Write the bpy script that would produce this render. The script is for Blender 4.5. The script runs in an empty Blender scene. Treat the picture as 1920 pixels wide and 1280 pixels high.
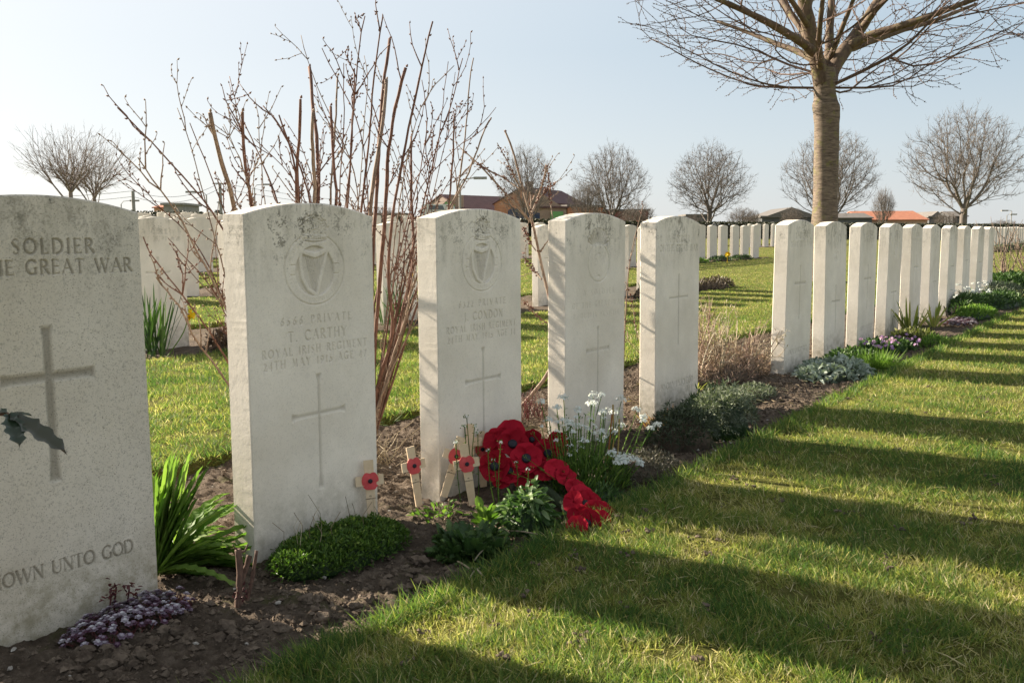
import bpy, math, random
import numpy as np
from mathutils import Matrix, Vector

# ------------------------------------------------------------------ camera, world, sun
random.seed(7); RNG = np.random.default_rng(11)
scene = bpy.context.scene
COL = scene.collection
F, PITCH, ROLL, CAMH = 1747.8, .111, .0066, .7273            # focal length in 1920-px units
cp, sp, cr, sr = math.cos(PITCH), math.sin(PITCH), math.cos(ROLL), math.sin(ROLL)
FWD = np.array([0, cp, -sp]); EU = np.array([0, sp, cp]); EX = np.array([1., 0, 0])
RT = cr*EX - sr*EU; UP = sr*EX + cr*EU
CAM = np.array([0, 0, CAMH])
cam = bpy.data.cameras.new('camera'); camo = bpy.data.objects.new('camera', cam); COL.objects.link(camo)
cam.sensor_width = 36; cam.lens = 36*F/1920; cam.clip_start = .05; cam.clip_end = 3000
cam.dof.use_dof = True; cam.dof.focus_distance = 4.2; cam.dof.aperture_fstop = 26
camo.matrix_world = Matrix(((RT[0], UP[0], -FWD[0], 0), (RT[1], UP[1], -FWD[1], 0), (RT[2], UP[2], -FWD[2], CAMH), (0, 0, 0, 1)))
scene.camera = camo
SUN_EL = math.radians(25.5)
TH = .6171                                                    # direction of the rows of graves
RR = np.array([math.sin(TH), math.cos(TH), 0]); NN = np.array([math.cos(TH), -math.sin(TH), 0]); B0 = np.array([-.45, 2.3328, 0])
SH = NN + .108*RR; SH /= np.linalg.norm(SH)                   # direction in which shadows fall
SUNV = np.array([-SH[0]*math.cos(SUN_EL), -SH[1]*math.cos(SUN_EL), math.sin(SUN_EL)])
sun = bpy.data.lights.new('sun', 'SUN'); sun.energy = 4.7; sun.angle = math.radians(.55); sun.color = (1, .88, .71)
suno = bpy.data.objects.new('sun', sun); COL.objects.link(suno)
suno.rotation_euler = Vector(SUNV).to_track_quat('Z', 'Y').to_euler()
world = bpy.data.worlds.new('World'); scene.world = world; world.use_nodes = True
wn = world.node_tree; bg = wn.nodes['Background']
sky = wn.nodes.new('ShaderNodeTexSky'); sky.sky_type = 'NISHITA'; sky.sun_disc = False
sky.sun_elevation = SUN_EL; sky.sun_rotation = math.atan2(SUNV[0], SUNV[1])
sky.air_density = 1.0; sky.dust_density = 1.0; sky.ozone_density = 1.0; sky.altitude = 0
geo = wn.nodes.new('ShaderNodeTexCoord'); sxyz = wn.nodes.new('ShaderNodeSeparateXYZ'); wn.links.new(geo.outputs['Generated'], sxyz.inputs[0])
hz = wn.nodes.new('ShaderNodeValToRGB'); wn.links.new(sxyz.outputs[2], hz.inputs[0])            # milky air low down, clearer blue above
for e, (p, c) in zip([hz.color_ramp.elements[0], hz.color_ramp.elements[1], hz.color_ramp.elements.new(.10), hz.color_ramp.elements.new(.24), hz.color_ramp.elements.new(.45)],
                     [(0., (2.42, 2.50, 2.56)), (1., (1.95, 2.35, 2.85)), (.09, (2.10, 2.38, 2.58)), (.19, (1.66, 2.08, 2.42)), (.45, (1.9, 2.3, 2.7))]):
    e.position = p; e.color = (*c, 1)
dt = wn.nodes.new('ShaderNodeVectorMath'); dt.operation = 'DOT_PRODUCT'; wn.links.new(geo.outputs['Generated'], dt.inputs[0]); dt.inputs[1].default_value = tuple(SUNV)
gl = wn.nodes.new('ShaderNodeMapRange'); gl.inputs[1].default_value = -.1; gl.inputs[2].default_value = 1.; wn.links.new(dt.outputs['Value'], gl.inputs[0])
gm = wn.nodes.new('ShaderNodeMix'); gm.data_type = 'RGBA'; gm.inputs[7].default_value = (3.6, 3.58, 3.55, 1)                 # brighter haze towards the sun
gp = wn.nodes.new('ShaderNodeMath'); gp.operation = 'POWER'; gp.inputs[1].default_value = 1.8; wn.links.new(gl.outputs[0], gp.inputs[0]); wn.links.new(gp.outputs[0], gm.inputs[0]); wn.links.new(hz.outputs[0], gm.inputs[6])
sk = wn.nodes.new('ShaderNodeMix'); sk.data_type = 'RGBA'; sk.inputs[0].default_value = .92; wn.links.new(sky.outputs[0], sk.inputs[6])
ba = wn.nodes.new('ShaderNodeMapRange'); ba.inputs[1].default_value = -.05; ba.inputs[2].default_value = -1.; wn.links.new(dt.outputs['Value'], ba.inputs[0])   # unseen haze opposite the sun, raised as added fill on the shaded stone fronts
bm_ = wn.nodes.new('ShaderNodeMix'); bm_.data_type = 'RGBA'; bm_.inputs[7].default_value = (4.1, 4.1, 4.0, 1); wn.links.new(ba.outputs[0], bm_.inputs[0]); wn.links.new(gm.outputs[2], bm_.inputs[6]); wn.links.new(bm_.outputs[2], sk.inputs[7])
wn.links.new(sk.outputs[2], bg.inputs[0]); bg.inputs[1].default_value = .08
scene.view_settings.view_transform = 'Standard'; scene.view_settings.look = 'None'
scene.view_settings.exposure = 1.82; scene.view_settings.gamma = 1
scene.render.engine = 'CYCLES'; scene.cycles.use_denoising = True
scene.cycles.max_bounces = 6; scene.cycles.transparent_max_bounces = 8

# ------------------------------------------------------------------ geometry helpers
def ray(px, py): return RT*((px-960)/F) + UP*((640-py)/F) + FWD
def V(px, py, d): return CAM + ray(px, py)*d
def Gz(px, py, z=0.):
    d = ray(px, py); return CAM + d*((z-CAMH)/d[2])
def VN(px, py, n):                                            # where the line of sight meets the vertical plane at offset n from the row
    d = ray(px, py); t = ((B0-CAM)@NN + n)/(d@NN); return CAM + d*t
def RC(s, n, z=0.): return B0 + RR*s + NN*n + np.array([0, 0, z])
def rc(P): d = np.asarray(P)-B0; return d@RR, d@NN
def elev_sn(s, n):
    m = np.clip(-np.asarray(n, float)-.5, 0, 60)
    return .0145*m + .00095*np.clip(m, 0, 20)**2 + .005*np.clip(np.asarray(s, float)-12, 0, 40)
def elev(x, y):
    dx = np.asarray(x)-B0[0]; dy = np.asarray(y)-B0[1]
    return elev_sn(dx*RR[0]+dy*RR[1], dx*NN[0]+dy*NN[1])

def _h(ix, iy, s):
    h = (ix.astype(np.int64)*374761393 + iy.astype(np.int64)*668265263 + s*1442695041) & 0xffffffff
    h = ((h ^ (h >> 13))*1274126177) & 0xffffffff
    return ((h ^ (h >> 16)) & 0xffff)/65535.
def vnoise(x, y, seed=0):
    x = np.asarray(x, float); y = np.asarray(y, float)
    ix = np.floor(x); iy = np.floor(y); fx = x-ix; fy = y-iy
    fx = fx*fx*(3-2*fx); fy = fy*fy*(3-2*fy)
    a = _h(ix, iy, seed); b = _h(ix+1, iy, seed); c = _h(ix, iy+1, seed); d = _h(ix+1, iy+1, seed)
    return (a*(1-fx)+b*fx)*(1-fy) + (c*(1-fx)+d*fx)*fy
def fbm(x, y, oct=4, seed=0):
    v = 0; a = 1; t = 0
    for o in range(oct):
        v = v + a*vnoise(x*2**o+17*o, y*2**o-9*o, seed+o); t += a; a *= .5
    return v/t
def smooth(e0, e1, x):
    t = np.clip((x-e0)/(e1-e0), 0, 1); return t*t*(3-2*t)

def mk(name, verts, tris, mat, parent=None, sm=False, var=None, kind=None, link=True):
    verts = np.asarray(verts, np.float32); tris = np.asarray(tris, np.int32)
    me = bpy.data.meshes.new(name)
    me.vertices.add(len(verts)); me.vertices.foreach_set('co', verts.ravel())
    n = len(tris); k = tris.shape[1]
    me.loops.add(n*k); me.loops.foreach_set('vertex_index', tris.ravel())
    me.polygons.add(n); me.polygons.foreach_set('loop_start', np.arange(0, n*k, k, dtype=np.int32))
    try: me.polygons.foreach_set('loop_total', np.full(n, k, np.int32))
    except Exception: pass
    me.polygons.foreach_set('use_smooth', np.full(n, bool(sm)))
    if var is not None:
        at = me.attributes.new('var', 'FLOAT', 'POINT'); at.data.foreach_set('value', np.asarray(var, np.float32))
    me.update(calc_edges=True)
    if mat is not None: me.materials.append(mat)
    o = bpy.data.objects.new(name, me)
    if parent is not None: o.parent = parent
    if kind: o['kind'] = kind
    if link: COL.objects.link(o)
    return o
def tag(o, label=None, cat=None, group=None, kind=None):
    if label: o['label'] = label
    if cat: o['category'] = cat
    if group: o['group'] = group
    if kind: o['kind'] = kind
    return o
def empty(name, loc, rz=0, label=None, cat=None, group=None):
    o = bpy.data.objects.new(name, None); o.empty_display_size = .05
    o.location = loc; o.rotation_euler = (0, 0, rz); COL.objects.link(o)
    return tag(o, label, cat, group)
def copy_tree(o, parent=None):
    c = o.copy(); COL.objects.link(c); c.parent = parent
    for ch in list(o.children): copy_tree(ch, c)
    return c

class MB:
    def __init__(self): self.v = []; self.f = []; self.a = []; self.n = 0
    def add(self, v, f, var=None):
        v = np.asarray(v, float).reshape(-1, 3); f = np.asarray(f, int).reshape(-1, 3)
        self.v.append(v); self.f.append(f+self.n); self.n += len(v)
        self.a.append(np.full(len(v), random.random() if var is None else 0.)+(0 if var is None else np.asarray(var)))
    def box(self, a, b, var=None, M=None):
        x0, y0, z0 = a; x1, y1, z1 = b
        v = np.array([(x0,y0,z0),(x1,y0,z0),(x1,y1,z0),(x0,y1,z0),(x0,y0,z1),(x1,y0,z1),(x1,y1,z1),(x0,y1,z1)], float)
        if M is not None: v = v@M[:3, :3].T + M[:3, 3]
        q = [(0,3,2,1),(4,5,6,7),(0,1,5,4),(1,2,6,5),(2,3,7,6),(3,0,4,7)]
        self.add(v, [t for a_ in q for t in ((a_[0],a_[1],a_[2]),(a_[0],a_[2],a_[3]))], var)
    def tube(self, P, R, k=6, var=None, cap=True):
        P = np.asarray(P, float); m = len(P); R = np.broadcast_to(np.asarray(R, float), (m,))
        T = np.gradient(P, axis=0); T /= np.linalg.norm(T, axis=1, keepdims=True)+1e-12
        ref = np.array([.31, .17, .93]) if abs(T[0, 2]) < .9 else np.array([.95, .2, .1])
        A = np.cross(T, ref); A /= np.linalg.norm(A, axis=1, keepdims=True)+1e-12; B = np.cross(T, A)
        th = np.arange(k)*2*math.pi/k
        v = (P[:, None]+(A[:, None]*np.cos(th)[:, None]+B[:, None]*np.sin(th)[:, None])*R[:, None, None]).reshape(-1, 3)
        i = np.arange(m-1)[:, None]*k; j = np.arange(k)[None]; j2 = (j+1) % k
        a = (i+j).ravel(); b = (i+j2).ravel(); c = (i+k+j2).ravel(); d = (i+k+j).ravel()
        f = np.concatenate([np.stack([a, b, c], 1), np.stack([a, c, d], 1)])
        if cap:
            f = np.concatenate([f, [(0, q+1, q) for q in range(1, k-1)], [((m-1)*k, (m-1)*k+q, (m-1)*k+q+1) for q in range(1, k-1)]])
        self.add(v, f, var)
    def prism(self, poly, y0, y1, M=None, var=None):          # polygon in xz, extruded along y
        n = len(poly); v = np.array([(x, y0, z) for x, z in poly]+[(x, y1, z) for x, z in poly], float)
        if M is not None: v = v@M[:3, :3].T + M[:3, 3]
        f = [(0, i, i+1) for i in range(1, n-1)]+[(n, n+i+1, n+i) for i in range(1, n-1)]
        for i in range(n):
            j = (i+1) % n; f += [(i, n+i, n+j), (i, n+j, j)]
        self.add(v, f, var)
    def build(self, name, mat, parent=None, sm=False, kind=None):
        return mk(name, np.concatenate(self.v), np.concatenate(self.f), mat, parent, sm, np.concatenate(self.a), kind)

def unit(v): v = np.asarray(v, float); return v/(np.linalg.norm(v, axis=-1, keepdims=True)+1e-12)
# leaf templates: (t along, w across, cup) + tris
T_BLADE = (np.array([(0,-.5,0),(0,.5,0),(.55,-.42,0),(.55,.42,0),(1,0,0)]), np.array([(0,1,3),(0,3,2),(2,3,4)]))
def _leaf(ts, ws):
    v = [(0, 0, 0)]; f = []
    for t, w in zip(ts, ws): v += [(t, -w, .3), (t, 0, 0), (t, w, .3)]
    v.append((1, 0, 0)); e = len(v)-1
    f += [(0, 2, 1), (0, 3, 2)]
    for i in range(len(ts)-1):
        a = 1+3*i; b = a+3; f += [(a, a+1, b+1), (a, b+1, b), (a+1, a+2, b+2), (a+1, b+2, b+1)]
    a = 1+3*(len(ts)-1); f += [(a, a+1, e), (a+1, a+2, e)]
    return np.array(v, float), np.array(f)
T_LEAF = _leaf([.3, .65], [.42, .4])
T_OVAL = _leaf([.2, .5, .8], [.32, .5, .36])
_t = np.linspace(.1, .93, 13); T_SERR = _leaf(list(_t), [(.5*math.sin(math.pi*min(1, t*.86+.1))**.7)*(1. if i % 2 else .42) for i, t in enumerate(_t)])
T_STRAP = _leaf([.15, .3, .45, .6, .75, .9], [.5, .5, .5, .48, .42, .25])
T_TRI = (np.array([(0,-.5,0),(0,.5,0),(1,0,0)]), np.array([(0,1,2)]))
T_FLAT = (np.array([(0,-.5,0),(0,.5,0),(1,.5,0),(1,-.5,0)]), np.array([(0,1,2),(0,2,3)]))
def leaves(P, D, L, W, tpl, droop=0., up=(0, 0, 1), twist=0.):
    P = np.asarray(P, float).reshape(-1, 3); N = len(P); D = unit(np.broadcast_to(D, (N, 3)))
    L = np.broadcast_to(L, (N,)); W = np.broadcast_to(W, (N,)); droop = np.broadcast_to(droop, (N,))
    U = np.broadcast_to(up, (N, 3)) + RNG.normal(0, .02, (N, 3))
    S = unit(np.cross(D, U)); Nn = np.cross(S, D)
    if np.any(twist):
        a = RNG.normal(0, 1, N)[:, None]*twist; S, Nn = S*np.cos(a)+Nn*np.sin(a), Nn*np.cos(a)-S*np.sin(a)
    tv, tf = tpl; t = tv[:, 0][None, :, None]; w = tv[:, 1][None, :, None]; c = tv[:, 2][None, :, None]
    v = P[:, None] + D[:, None]*L[:, None, None]*t + S[:, None]*W[:, None, None]*w + Nn[:, None]*W[:, None, None]*c*.6
    v[:, :, 2] -= (droop*L)[:, None]*tv[:, 0][None]**2
    f = (tf[None]+(np.arange(N)*len(tv))[:, None, None]).reshape(-1, 3)
    return v.reshape(-1, 3), f, np.repeat(RNG.random(N), len(tv))
def rdir(n, z0=0., z1=1.):
    a = RNG.random(n)*2*math.pi; z = z0+(z1-z0)*RNG.random(n); r = np.sqrt(np.clip(1-z*z, 0, 1))
    return np.stack([r*np.cos(a), r*np.sin(a), z], 1)

# ------------------------------------------------------------------ materials
def newmat(name):
    m = bpy.data.materials.new(name); m.use_nodes = True; nt = m.node_tree
    return m, nt, nt.nodes['Principled BSDF'], nt.nodes['Material Output']
def N_(nt, t, **k):
    n = nt.nodes.new(t)
    for a, b in k.items(): setattr(n, a, b)
    return n
def noise(nt, co, scale, detail=4, rough=.6):
    n = N_(nt, 'ShaderNodeTexNoise'); n.inputs['Scale'].default_value = scale; n.inputs['Detail'].default_value = detail
    n.inputs['Roughness'].default_value = rough
    if co is not None: nt.links.new(co, n.inputs['Vector'])
    return n.outputs['Fac']
def ramp(nt, fac, stops):
    r = N_(nt, 'ShaderNodeValToRGB'); e = r.color_ramp.elements
    while len(e) < len(stops): e.new(.5)
    for i, (p, c) in enumerate(stops):
        e[i].position = p; e[i].color = (c[0], c[1], c[2], 1) if not np.isscalar(c) else (c, c, c, 1)
    nt.links.new(fac, r.inputs[0]); return r.outputs[0]
def mix(nt, fac, a, b, mode='MIX'):
    m = N_(nt, 'ShaderNodeMix', data_type='RGBA', blend_type=mode)
    for s, v in ((m.inputs[0], fac), (m.inputs[6], a), (m.inputs[7], b)):
        if hasattr(v, 'links'): nt.links.new(v, s)
        elif np.isscalar(v): s.default_value = v
        else: s.default_value = (v[0], v[1], v[2], 1)
    return m.outputs[2]
def math_(nt, op, a, b=0.):
    m = N_(nt, 'ShaderNodeMath', operation=op)
    for s, v in ((m.inputs[0], a), (m.inputs[1], b)):
        if hasattr(v, 'links'): nt.links.new(v, s)
        else: s.default_value = v
    return m.outputs[0]
def bump(nt, h, dist, bsdf, strength=1.):
    b = N_(nt, 'ShaderNodeBump'); b.inputs['Distance'].default_value = dist; b.inputs['Strength'].default_value = strength
    nt.links.new(h, b.inputs['Height']); nt.links.new(b.outputs[0], bsdf.inputs['Normal'])
def simple(name, c, rough=.7, c2=None, scale=20, bmp=0., bscale=None, spec=.3):
    m, nt, b, o = newmat(name); b.inputs['Roughness'].default_value = rough; b.inputs['Specular IOR Level'].default_value = spec
    tc = N_(nt, 'ShaderNodeTexCoord').outputs['Object']
    if c2 is None: c2 = [x*.75 for x in c]
    n = noise(nt, tc, scale, 5)
    nt.links.new(ramp(nt, n, [(.35, c2), (.65, c)]), b.inputs['Base Color'])
    if bmp: bump(nt, noise(nt, tc, bscale or scale*2, 5), bmp, b)
    return m
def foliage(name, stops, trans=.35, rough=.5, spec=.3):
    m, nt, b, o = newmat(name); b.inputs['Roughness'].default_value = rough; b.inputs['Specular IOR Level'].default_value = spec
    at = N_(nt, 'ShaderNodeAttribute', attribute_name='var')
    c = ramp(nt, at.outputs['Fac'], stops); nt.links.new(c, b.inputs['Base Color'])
    tr = N_(nt, 'ShaderNodeBsdfTranslucent'); nt.links.new(mix(nt, .45, c, (.55, .75, .1), 'OVERLAY'), tr.inputs[0])
    ms = N_(nt, 'ShaderNodeMixShader'); ms.inputs[0].default_value = trans
    nt.links.new(b.outputs[0], ms.inputs[1]); nt.links.new(tr.outputs[0], ms.inputs[2]); nt.links.new(ms.outputs[0], o.inputs[0])
    return m
def stone_mat(name, stain=.5, speck=.3, base=(.795, .735, .65), foot=.5):
    m, nt, b, o = newmat(name); b.inputs['Roughness'].default_value = .92; b.inputs['Specular IOR Level'].default_value = .15
    tc = N_(nt, 'ShaderNodeTexCoord').outputs['Object']
    oi = N_(nt, 'ShaderNodeObjectInfo')
    off = N_(nt, 'ShaderNodeVectorMath', operation='ADD'); nt.links.new(tc, off.inputs[0])
    sc = N_(nt, 'ShaderNodeVectorMath', operation='SCALE'); nt.links.new(oi.outputs['Location'], sc.inputs[0]); sc.inputs['Scale'].default_value = 3.7
    nt.links.new(sc.outputs[0], off.inputs[1]); co = off.outputs[0]
    sep = N_(nt, 'ShaderNodeSeparateXYZ'); nt.links.new(tc, sep.inputs[0]); z = sep.outputs[2]
    col = mix(nt, ramp(nt, noise(nt, co, 9, 6, .65), [(.3, 0.), (.7, 1.)]), [x*.90 for x in base], [x*1.05 for x in base])
    col = mix(nt, ramp(nt, noise(nt, co, 3.1, 3, .5), [(.40, 0.), (.75, .45)]), col, (.50, .44, .34))
    # fine dark grains
    g = ramp(nt, noise(nt, co, 420, 2, .6), [(.33, 1.), (.40, 0.)])
    col = mix(nt, math_(nt, 'MULTIPLY', g, speck), col, (.22, .20, .17))
    g1 = ramp(nt, noise(nt, co, 160, 3, .7), [(.36, 1.), (.44, 0.)])
    col = mix(nt, math_(nt, 'MULTIPLY', g1, speck*.55), col, (.30, .28, .24))
    # algae at the head of the stone, vertical runs below it
    st = N_(nt, 'ShaderNodeMapping'); st.inputs['Scale'].default_value = (1, 1, .22); nt.links.new(co, st.inputs['Vector'])
    runs = noise(nt, st.outputs[0], 26, 5, .7)
    head = ramp(nt, z, [(.56, 0.), (.80, 1.)])
    a = math_(nt, 'MULTIPLY', ramp(nt, runs, [(.46, 0.), (.66, 1.)]), head)
    a = math_(nt, 'MULTIPLY', a, ramp(nt, noise(nt, co, 150, 4, .75), [(.38, .25), (.62, 1.)]))
    col = mix(nt, math_(nt, 'MULTIPLY', a, stain), col, (.15, .14, .10))
    blot = math_(nt, 'MULTIPLY', ramp(nt, noise(nt, co, 17, 6, .8), [(.54, 0.), (.64, 1.)]), ramp(nt, z, [(.60, 0.), (.76, 1.)]))
    blot = math_(nt, 'MULTIPLY', blot, ramp(nt, noise(nt, co, 210, 3, .8), [(.42, 0.), (.60, 1.)]))
    col = mix(nt, math_(nt, 'MULTIPLY', blot, min(1, stain*1.3)), col, (.07, .068, .055))
    # soil splash at the foot
    ft = math_(nt, 'MULTIPLY', ramp(nt, z, [(.02, 1.), (.15, 0.)]), ramp(nt, noise(nt, co, 30, 5, .7), [(.35, 0.), (.62, 1.)]))
    col = mix(nt, math_(nt, 'MULTIPLY', ft, foot), col, (.25, .225, .15))
    # dirt lying in the cuts
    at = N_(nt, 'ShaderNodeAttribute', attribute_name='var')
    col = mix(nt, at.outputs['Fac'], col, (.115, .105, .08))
    nt.links.new(col, b.inputs['Base Color'])
    hb = math_(nt, 'ADD', math_(nt, 'MULTIPLY', noise(nt, co, 260, 4, .7), 1.), math_(nt, 'MULTIPLY', noise(nt, co, 60, 3, .6), 1.4))
    bump(nt, hb, .00045, b, .8)
    return m
M_STONE = stone_mat('portland_stone', .55, .28)
M_STONE_DARK = stone_mat('weathered_portland_stone', .70, 1., (.62, .575, .50), .8)
M_STONE_GREEN = stone_mat('streaked_portland_stone', .95, .3, foot=.7)
M_STONE_FAR = simple('pale_stone', (.68, .63, .55), .9, (.60, .55, .48), 9)

def soil_mat():
    m, nt, b, o = newmat('soil'); b.inputs['Roughness'].default_value = .95; b.inputs['Specular IOR Level'].default_value = .1
    tc = N_(nt, 'ShaderNodeTexCoord').outputs['Object']
    c = ramp(nt, noise(nt, tc, 26, 7, .7), [(.25, (.036, .028, .021)), (.5, (.098, .075, .056)), (.75, (.19, .152, .118))])
    moss = ramp(nt, noise(nt, tc, 6, 5, .7), [(.56, 0.), (.68, .55)])
    c = mix(nt, moss, c, (.07, .078, .022))
    nt.links.new(c, b.inputs['Base Color'])
    bump(nt, noise(nt, tc, 190, 6, .75), .006, b, 1.); return m
M_SOIL = soil_mat()
M_CLOD = simple('soil_clod', (.185, .145, .11), .95, (.07, .052, .040), 40, .004, 160, .1)
M_PEB = simple('pebble', (.42, .40, .36), .8, (.25, .22, .19), 60)
def lawn_mat():
    m, nt, b, o = newmat('lawn_turf'); b.inputs['Roughness'].default_value = .95; b.inputs['Specular IOR Level'].default_value = .05
    tc = N_(nt, 'ShaderNodeTexCoord').outputs['Object']
    c = ramp(nt, noise(nt, tc, 45, 8, .8), [(.3, (.05, .055, .018)), (.5, (.13, .135, .035)), (.72, (.26, .23, .09))])
    c = mix(nt, ramp(nt, noise(nt, tc, .9, 4, .6), [(.4, 0.), (.65, .5)]), c, (.15, .15, .04))
    nt.links.new(c, b.inputs['Base Color']); bump(nt, noise(nt, tc, 120, 6, .8), .02, b, 1.); return m
M_LAWN = lawn_mat()
M_GRASS = foliage('grass_blade', [(0, (.042, .100, .028)), (.28, (.105, .175, .046)), (.55, (.235, .258, .070)), (.78, (.41, .35, .12)), (.92, (.56, .47, .26)), (1, (.62, .52, .35))], .48, .6, .2)

# ------------------------------------------------------------------ lettering cut into stone (strokes in a unit-high box)
def arc(cx, cy, rx, ry, a0, a1, n=9):
    return [(cx+rx*math.cos(math.radians(a0+(a1-a0)*i/n)), cy+ry*math.sin(math.radians(a0+(a1-a0)*i/n))) for i in range(n+1)]
def vs(x, y0=0, y1=1, k='t', s0=1, s1=1):
    r = [(k, [(x, y0), (x, y1)])]
    if s0: r.append(('s', [(x-.1, y0), (x+.1, y0)]))
    if s1: r.append(('s', [(x-.1, y1), (x+.1, y1)]))
    return r
GL = {
 'A': (.80, [('n', [(.04,0),(.40,1)]), ('t', [(.40,1),(.76,0)]), ('n', [(.18,.36),(.63,.36)]), ('s', [(-.04,0),(.13,0)]), ('s', [(.67,0),(.86,0)])]),
 'B': (.60, vs(.1)+[('n', [(.1,1),(.3,1)]), ('t', arc(.3,.76,.19,.24,90,-90)), ('n', [(.1,.52),(.3,.52)]), ('t', arc(.3,.26,.25,.26,90,-90)), ('n', [(.1,0),(.3,0)])]),
 'C': (.78, [('t', arc(.44,.5,.38,.5,50,180)), ('t', arc(.44,.5,.38,.5,180,310)), ('s', [(.69,.75),(.69,.95)]), ('s', [(.69,.06),(.69,.22)])]),
 'D': (.78, vs(.1)+[('n', [(.1,1),(.32,1)]), ('t', arc(.32,.5,.40,.5,90,-90)), ('n', [(.1,0),(.32,0)])]),
 'E': (.56, vs(.1)+[('n', [(.1,1),(.48,1)]), ('n', [(.1,.53),(.42,.53)]), ('n', [(.1,0),(.52,0)]), ('s', [(.48,1),(.48,.87)]), ('s', [(.52,0),(.52,.13)])]),
 'F': (.54, vs(.1)+[('n', [(.1,1),(.5,1)]), ('n', [(.1,.52),(.43,.52)]), ('s', [(.5,1),(.5,.86)])]),
 'G': (.82, [('t', arc(.44,.5,.38,.5,50,180)), ('t', arc(.44,.5,.38,.5,180,300)), ('t', [(.70,.05),(.70,.42)]), ('s', [(.58,.42),(.80,.42)]), ('s', [(.69,.75),(.69,.95)])]),
 'H': (.78, vs(.1)+vs(.68)+[('n', [(.1,.52),(.68,.52)])]),
 'I': (.24, vs(.12)),
 'J': (.30, [('t', [(.18,1),(.18,.05)]), ('n', [(.18,.05),(.10,-.15),(-.02,-.2)]), ('s', [(.08,1),(.28,1)])]),
 'K': (.70, vs(.1)+[('n', [(.12,.45),(.55,1)]), ('t', [(.24,.58),(.64,0)])]),
 'L': (.54, vs(.1)+[('n', [(.1,0),(.5,0)]), ('s', [(.5,0),(.5,.15)])]),
 'M': (.92, [('n', [(.12,0),(.18,1)]), ('t', [(.18,1),(.46,.1)]), ('n', [(.46,.1),(.74,1)]), ('t', [(.74,1),(.80,0)]), ('s', [(.03,0),(.2,0)]), ('s', [(.7,0),(.9,0)])]),
 'N': (.82, [('n', [(.12,0),(.12,1)]), ('t', [(.12,1),(.70,0)]), ('n', [(.70,0),(.70,1)]), ('s', [(.03,0),(.22,0)]), ('s', [(.6,1),(.8,1)]), ('s', [(.02,1),(.12,1)])]),
 'O': (.88, [('t', arc(.44,.5,.39,.5,60,300,16)), ('t', arc(.44,.5,.39,.5,-60,60,8))]),
 'P': (.58, vs(.1)+[('n', [(.1,1),(.3,1)]), ('t', arc(.3,.74,.22,.26,90,-90)), ('n', [(.1,.48),(.3,.48)])]),
 'R': (.66, vs(.1)+[('n', [(.1,1),(.3,1)]), ('t', arc(.3,.75,.21,.25,90,-90)), ('n', [(.1,.5),(.3,.5)]), ('t', [(.28,.5),(.64,0)])]),
 'S': (.54, [('n', arc(.27,.76,.19,.24,40,180)), ('t', [(.08,.76),(.16,.58),(.38,.43),(.46,.25)]), ('n', arc(.27,.24,.19,.24,0,-145))]),
 'T': (.68, vs(.34,s1=0)+[('n', [(.02,1),(.66,1)]), ('s', [(.02,1),(.02,.86)]), ('s', [(.66,1),(.66,.86)])]),
 'U': (.78, [('t', [(.12,1),(.12,.3)]), ('t', arc(.39,.3,.27,.3,180,270)), ('n', arc(.39,.3,.27,.3,270,360)), ('n', [(.66,.3),(.66,1)]), ('s', [(.02,1),(.22,1)]), ('s', [(.56,1),(.76,1)])]),
 'V': (.78, [('t', [(.04,1),(.40,0)]), ('n', [(.40,0),(.74,1)]), ('s', [(-.04,1),(.14,1)]), ('s', [(.65,1),(.83,1)])]),
 'W': (1.12, [('t', [(.04,1),(.32,0)]), ('n', [(.32,0),(.56,.95)]), ('t', [(.52,1),(.80,0)]), ('n', [(.80,0),(1.08,1)]), ('s', [(-.04,1),(.14,1)]), ('s', [(1.0,1),(1.16,1)])]),
 'Y': (.72, [('t', [(.03,1),(.36,.48)]), ('n', [(.68,1),(.36,.48)]), ('t', [(.36,.48),(.36,0)]), ('s', [(.27,0),(.46,0)])]),
 '.': (.20, [('t', [(.1,.03),(.1,.04)])]), ',': (.20, [('n', [(.1,.05),(.05,-.15)])]),
 '0': (.60, [('t', arc(.3,.42,.25,.42,0,360,16))]),
 '1': (.34, [('t', [(.18,0),(.18,.9)]), ('n', [(.06,.78),(.18,.9)])]),
 '2': (.52, [('n', arc(.25,.66,.19,.22,160,0)), ('t', [(.44,.66),(.36,.4),(.06,0)]), ('t', [(.06,0),(.48,0)])]),
 '3': (.50, [('n', arc(.22,.66,.18,.22,150,-60)), ('t', arc(.22,.18,.22,.28,70,-150))]),
 '4': (.56, [('n', [(.40,.9),(.04,.22),(.54,.22)]), ('t', [(.40,.9),(.40,-.1)])]),
 '5': (.50, [('n', [(.42,.88),(.14,.88),(.12,.5)]), ('t', arc(.2,.25,.22,.27,110,-140))]),
 '6': (.56, [('t', [(.44,.95),(.16,.6),(.08,.28)]), ('t', arc(.28,.27,.21,.27,0,360,14))]),
 '7': (.50, [('n', [(.04,.88),(.46,.88)]), ('t', [(.46,.88),(.18,0)])]),
 '9': (.56, [('t', [(.12,-.05),(.4,.3),(.48,.6)]), ('t', arc(.28,.62,.21,.27,0,360,14))]),
 ' ': (.45, [])}

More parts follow.
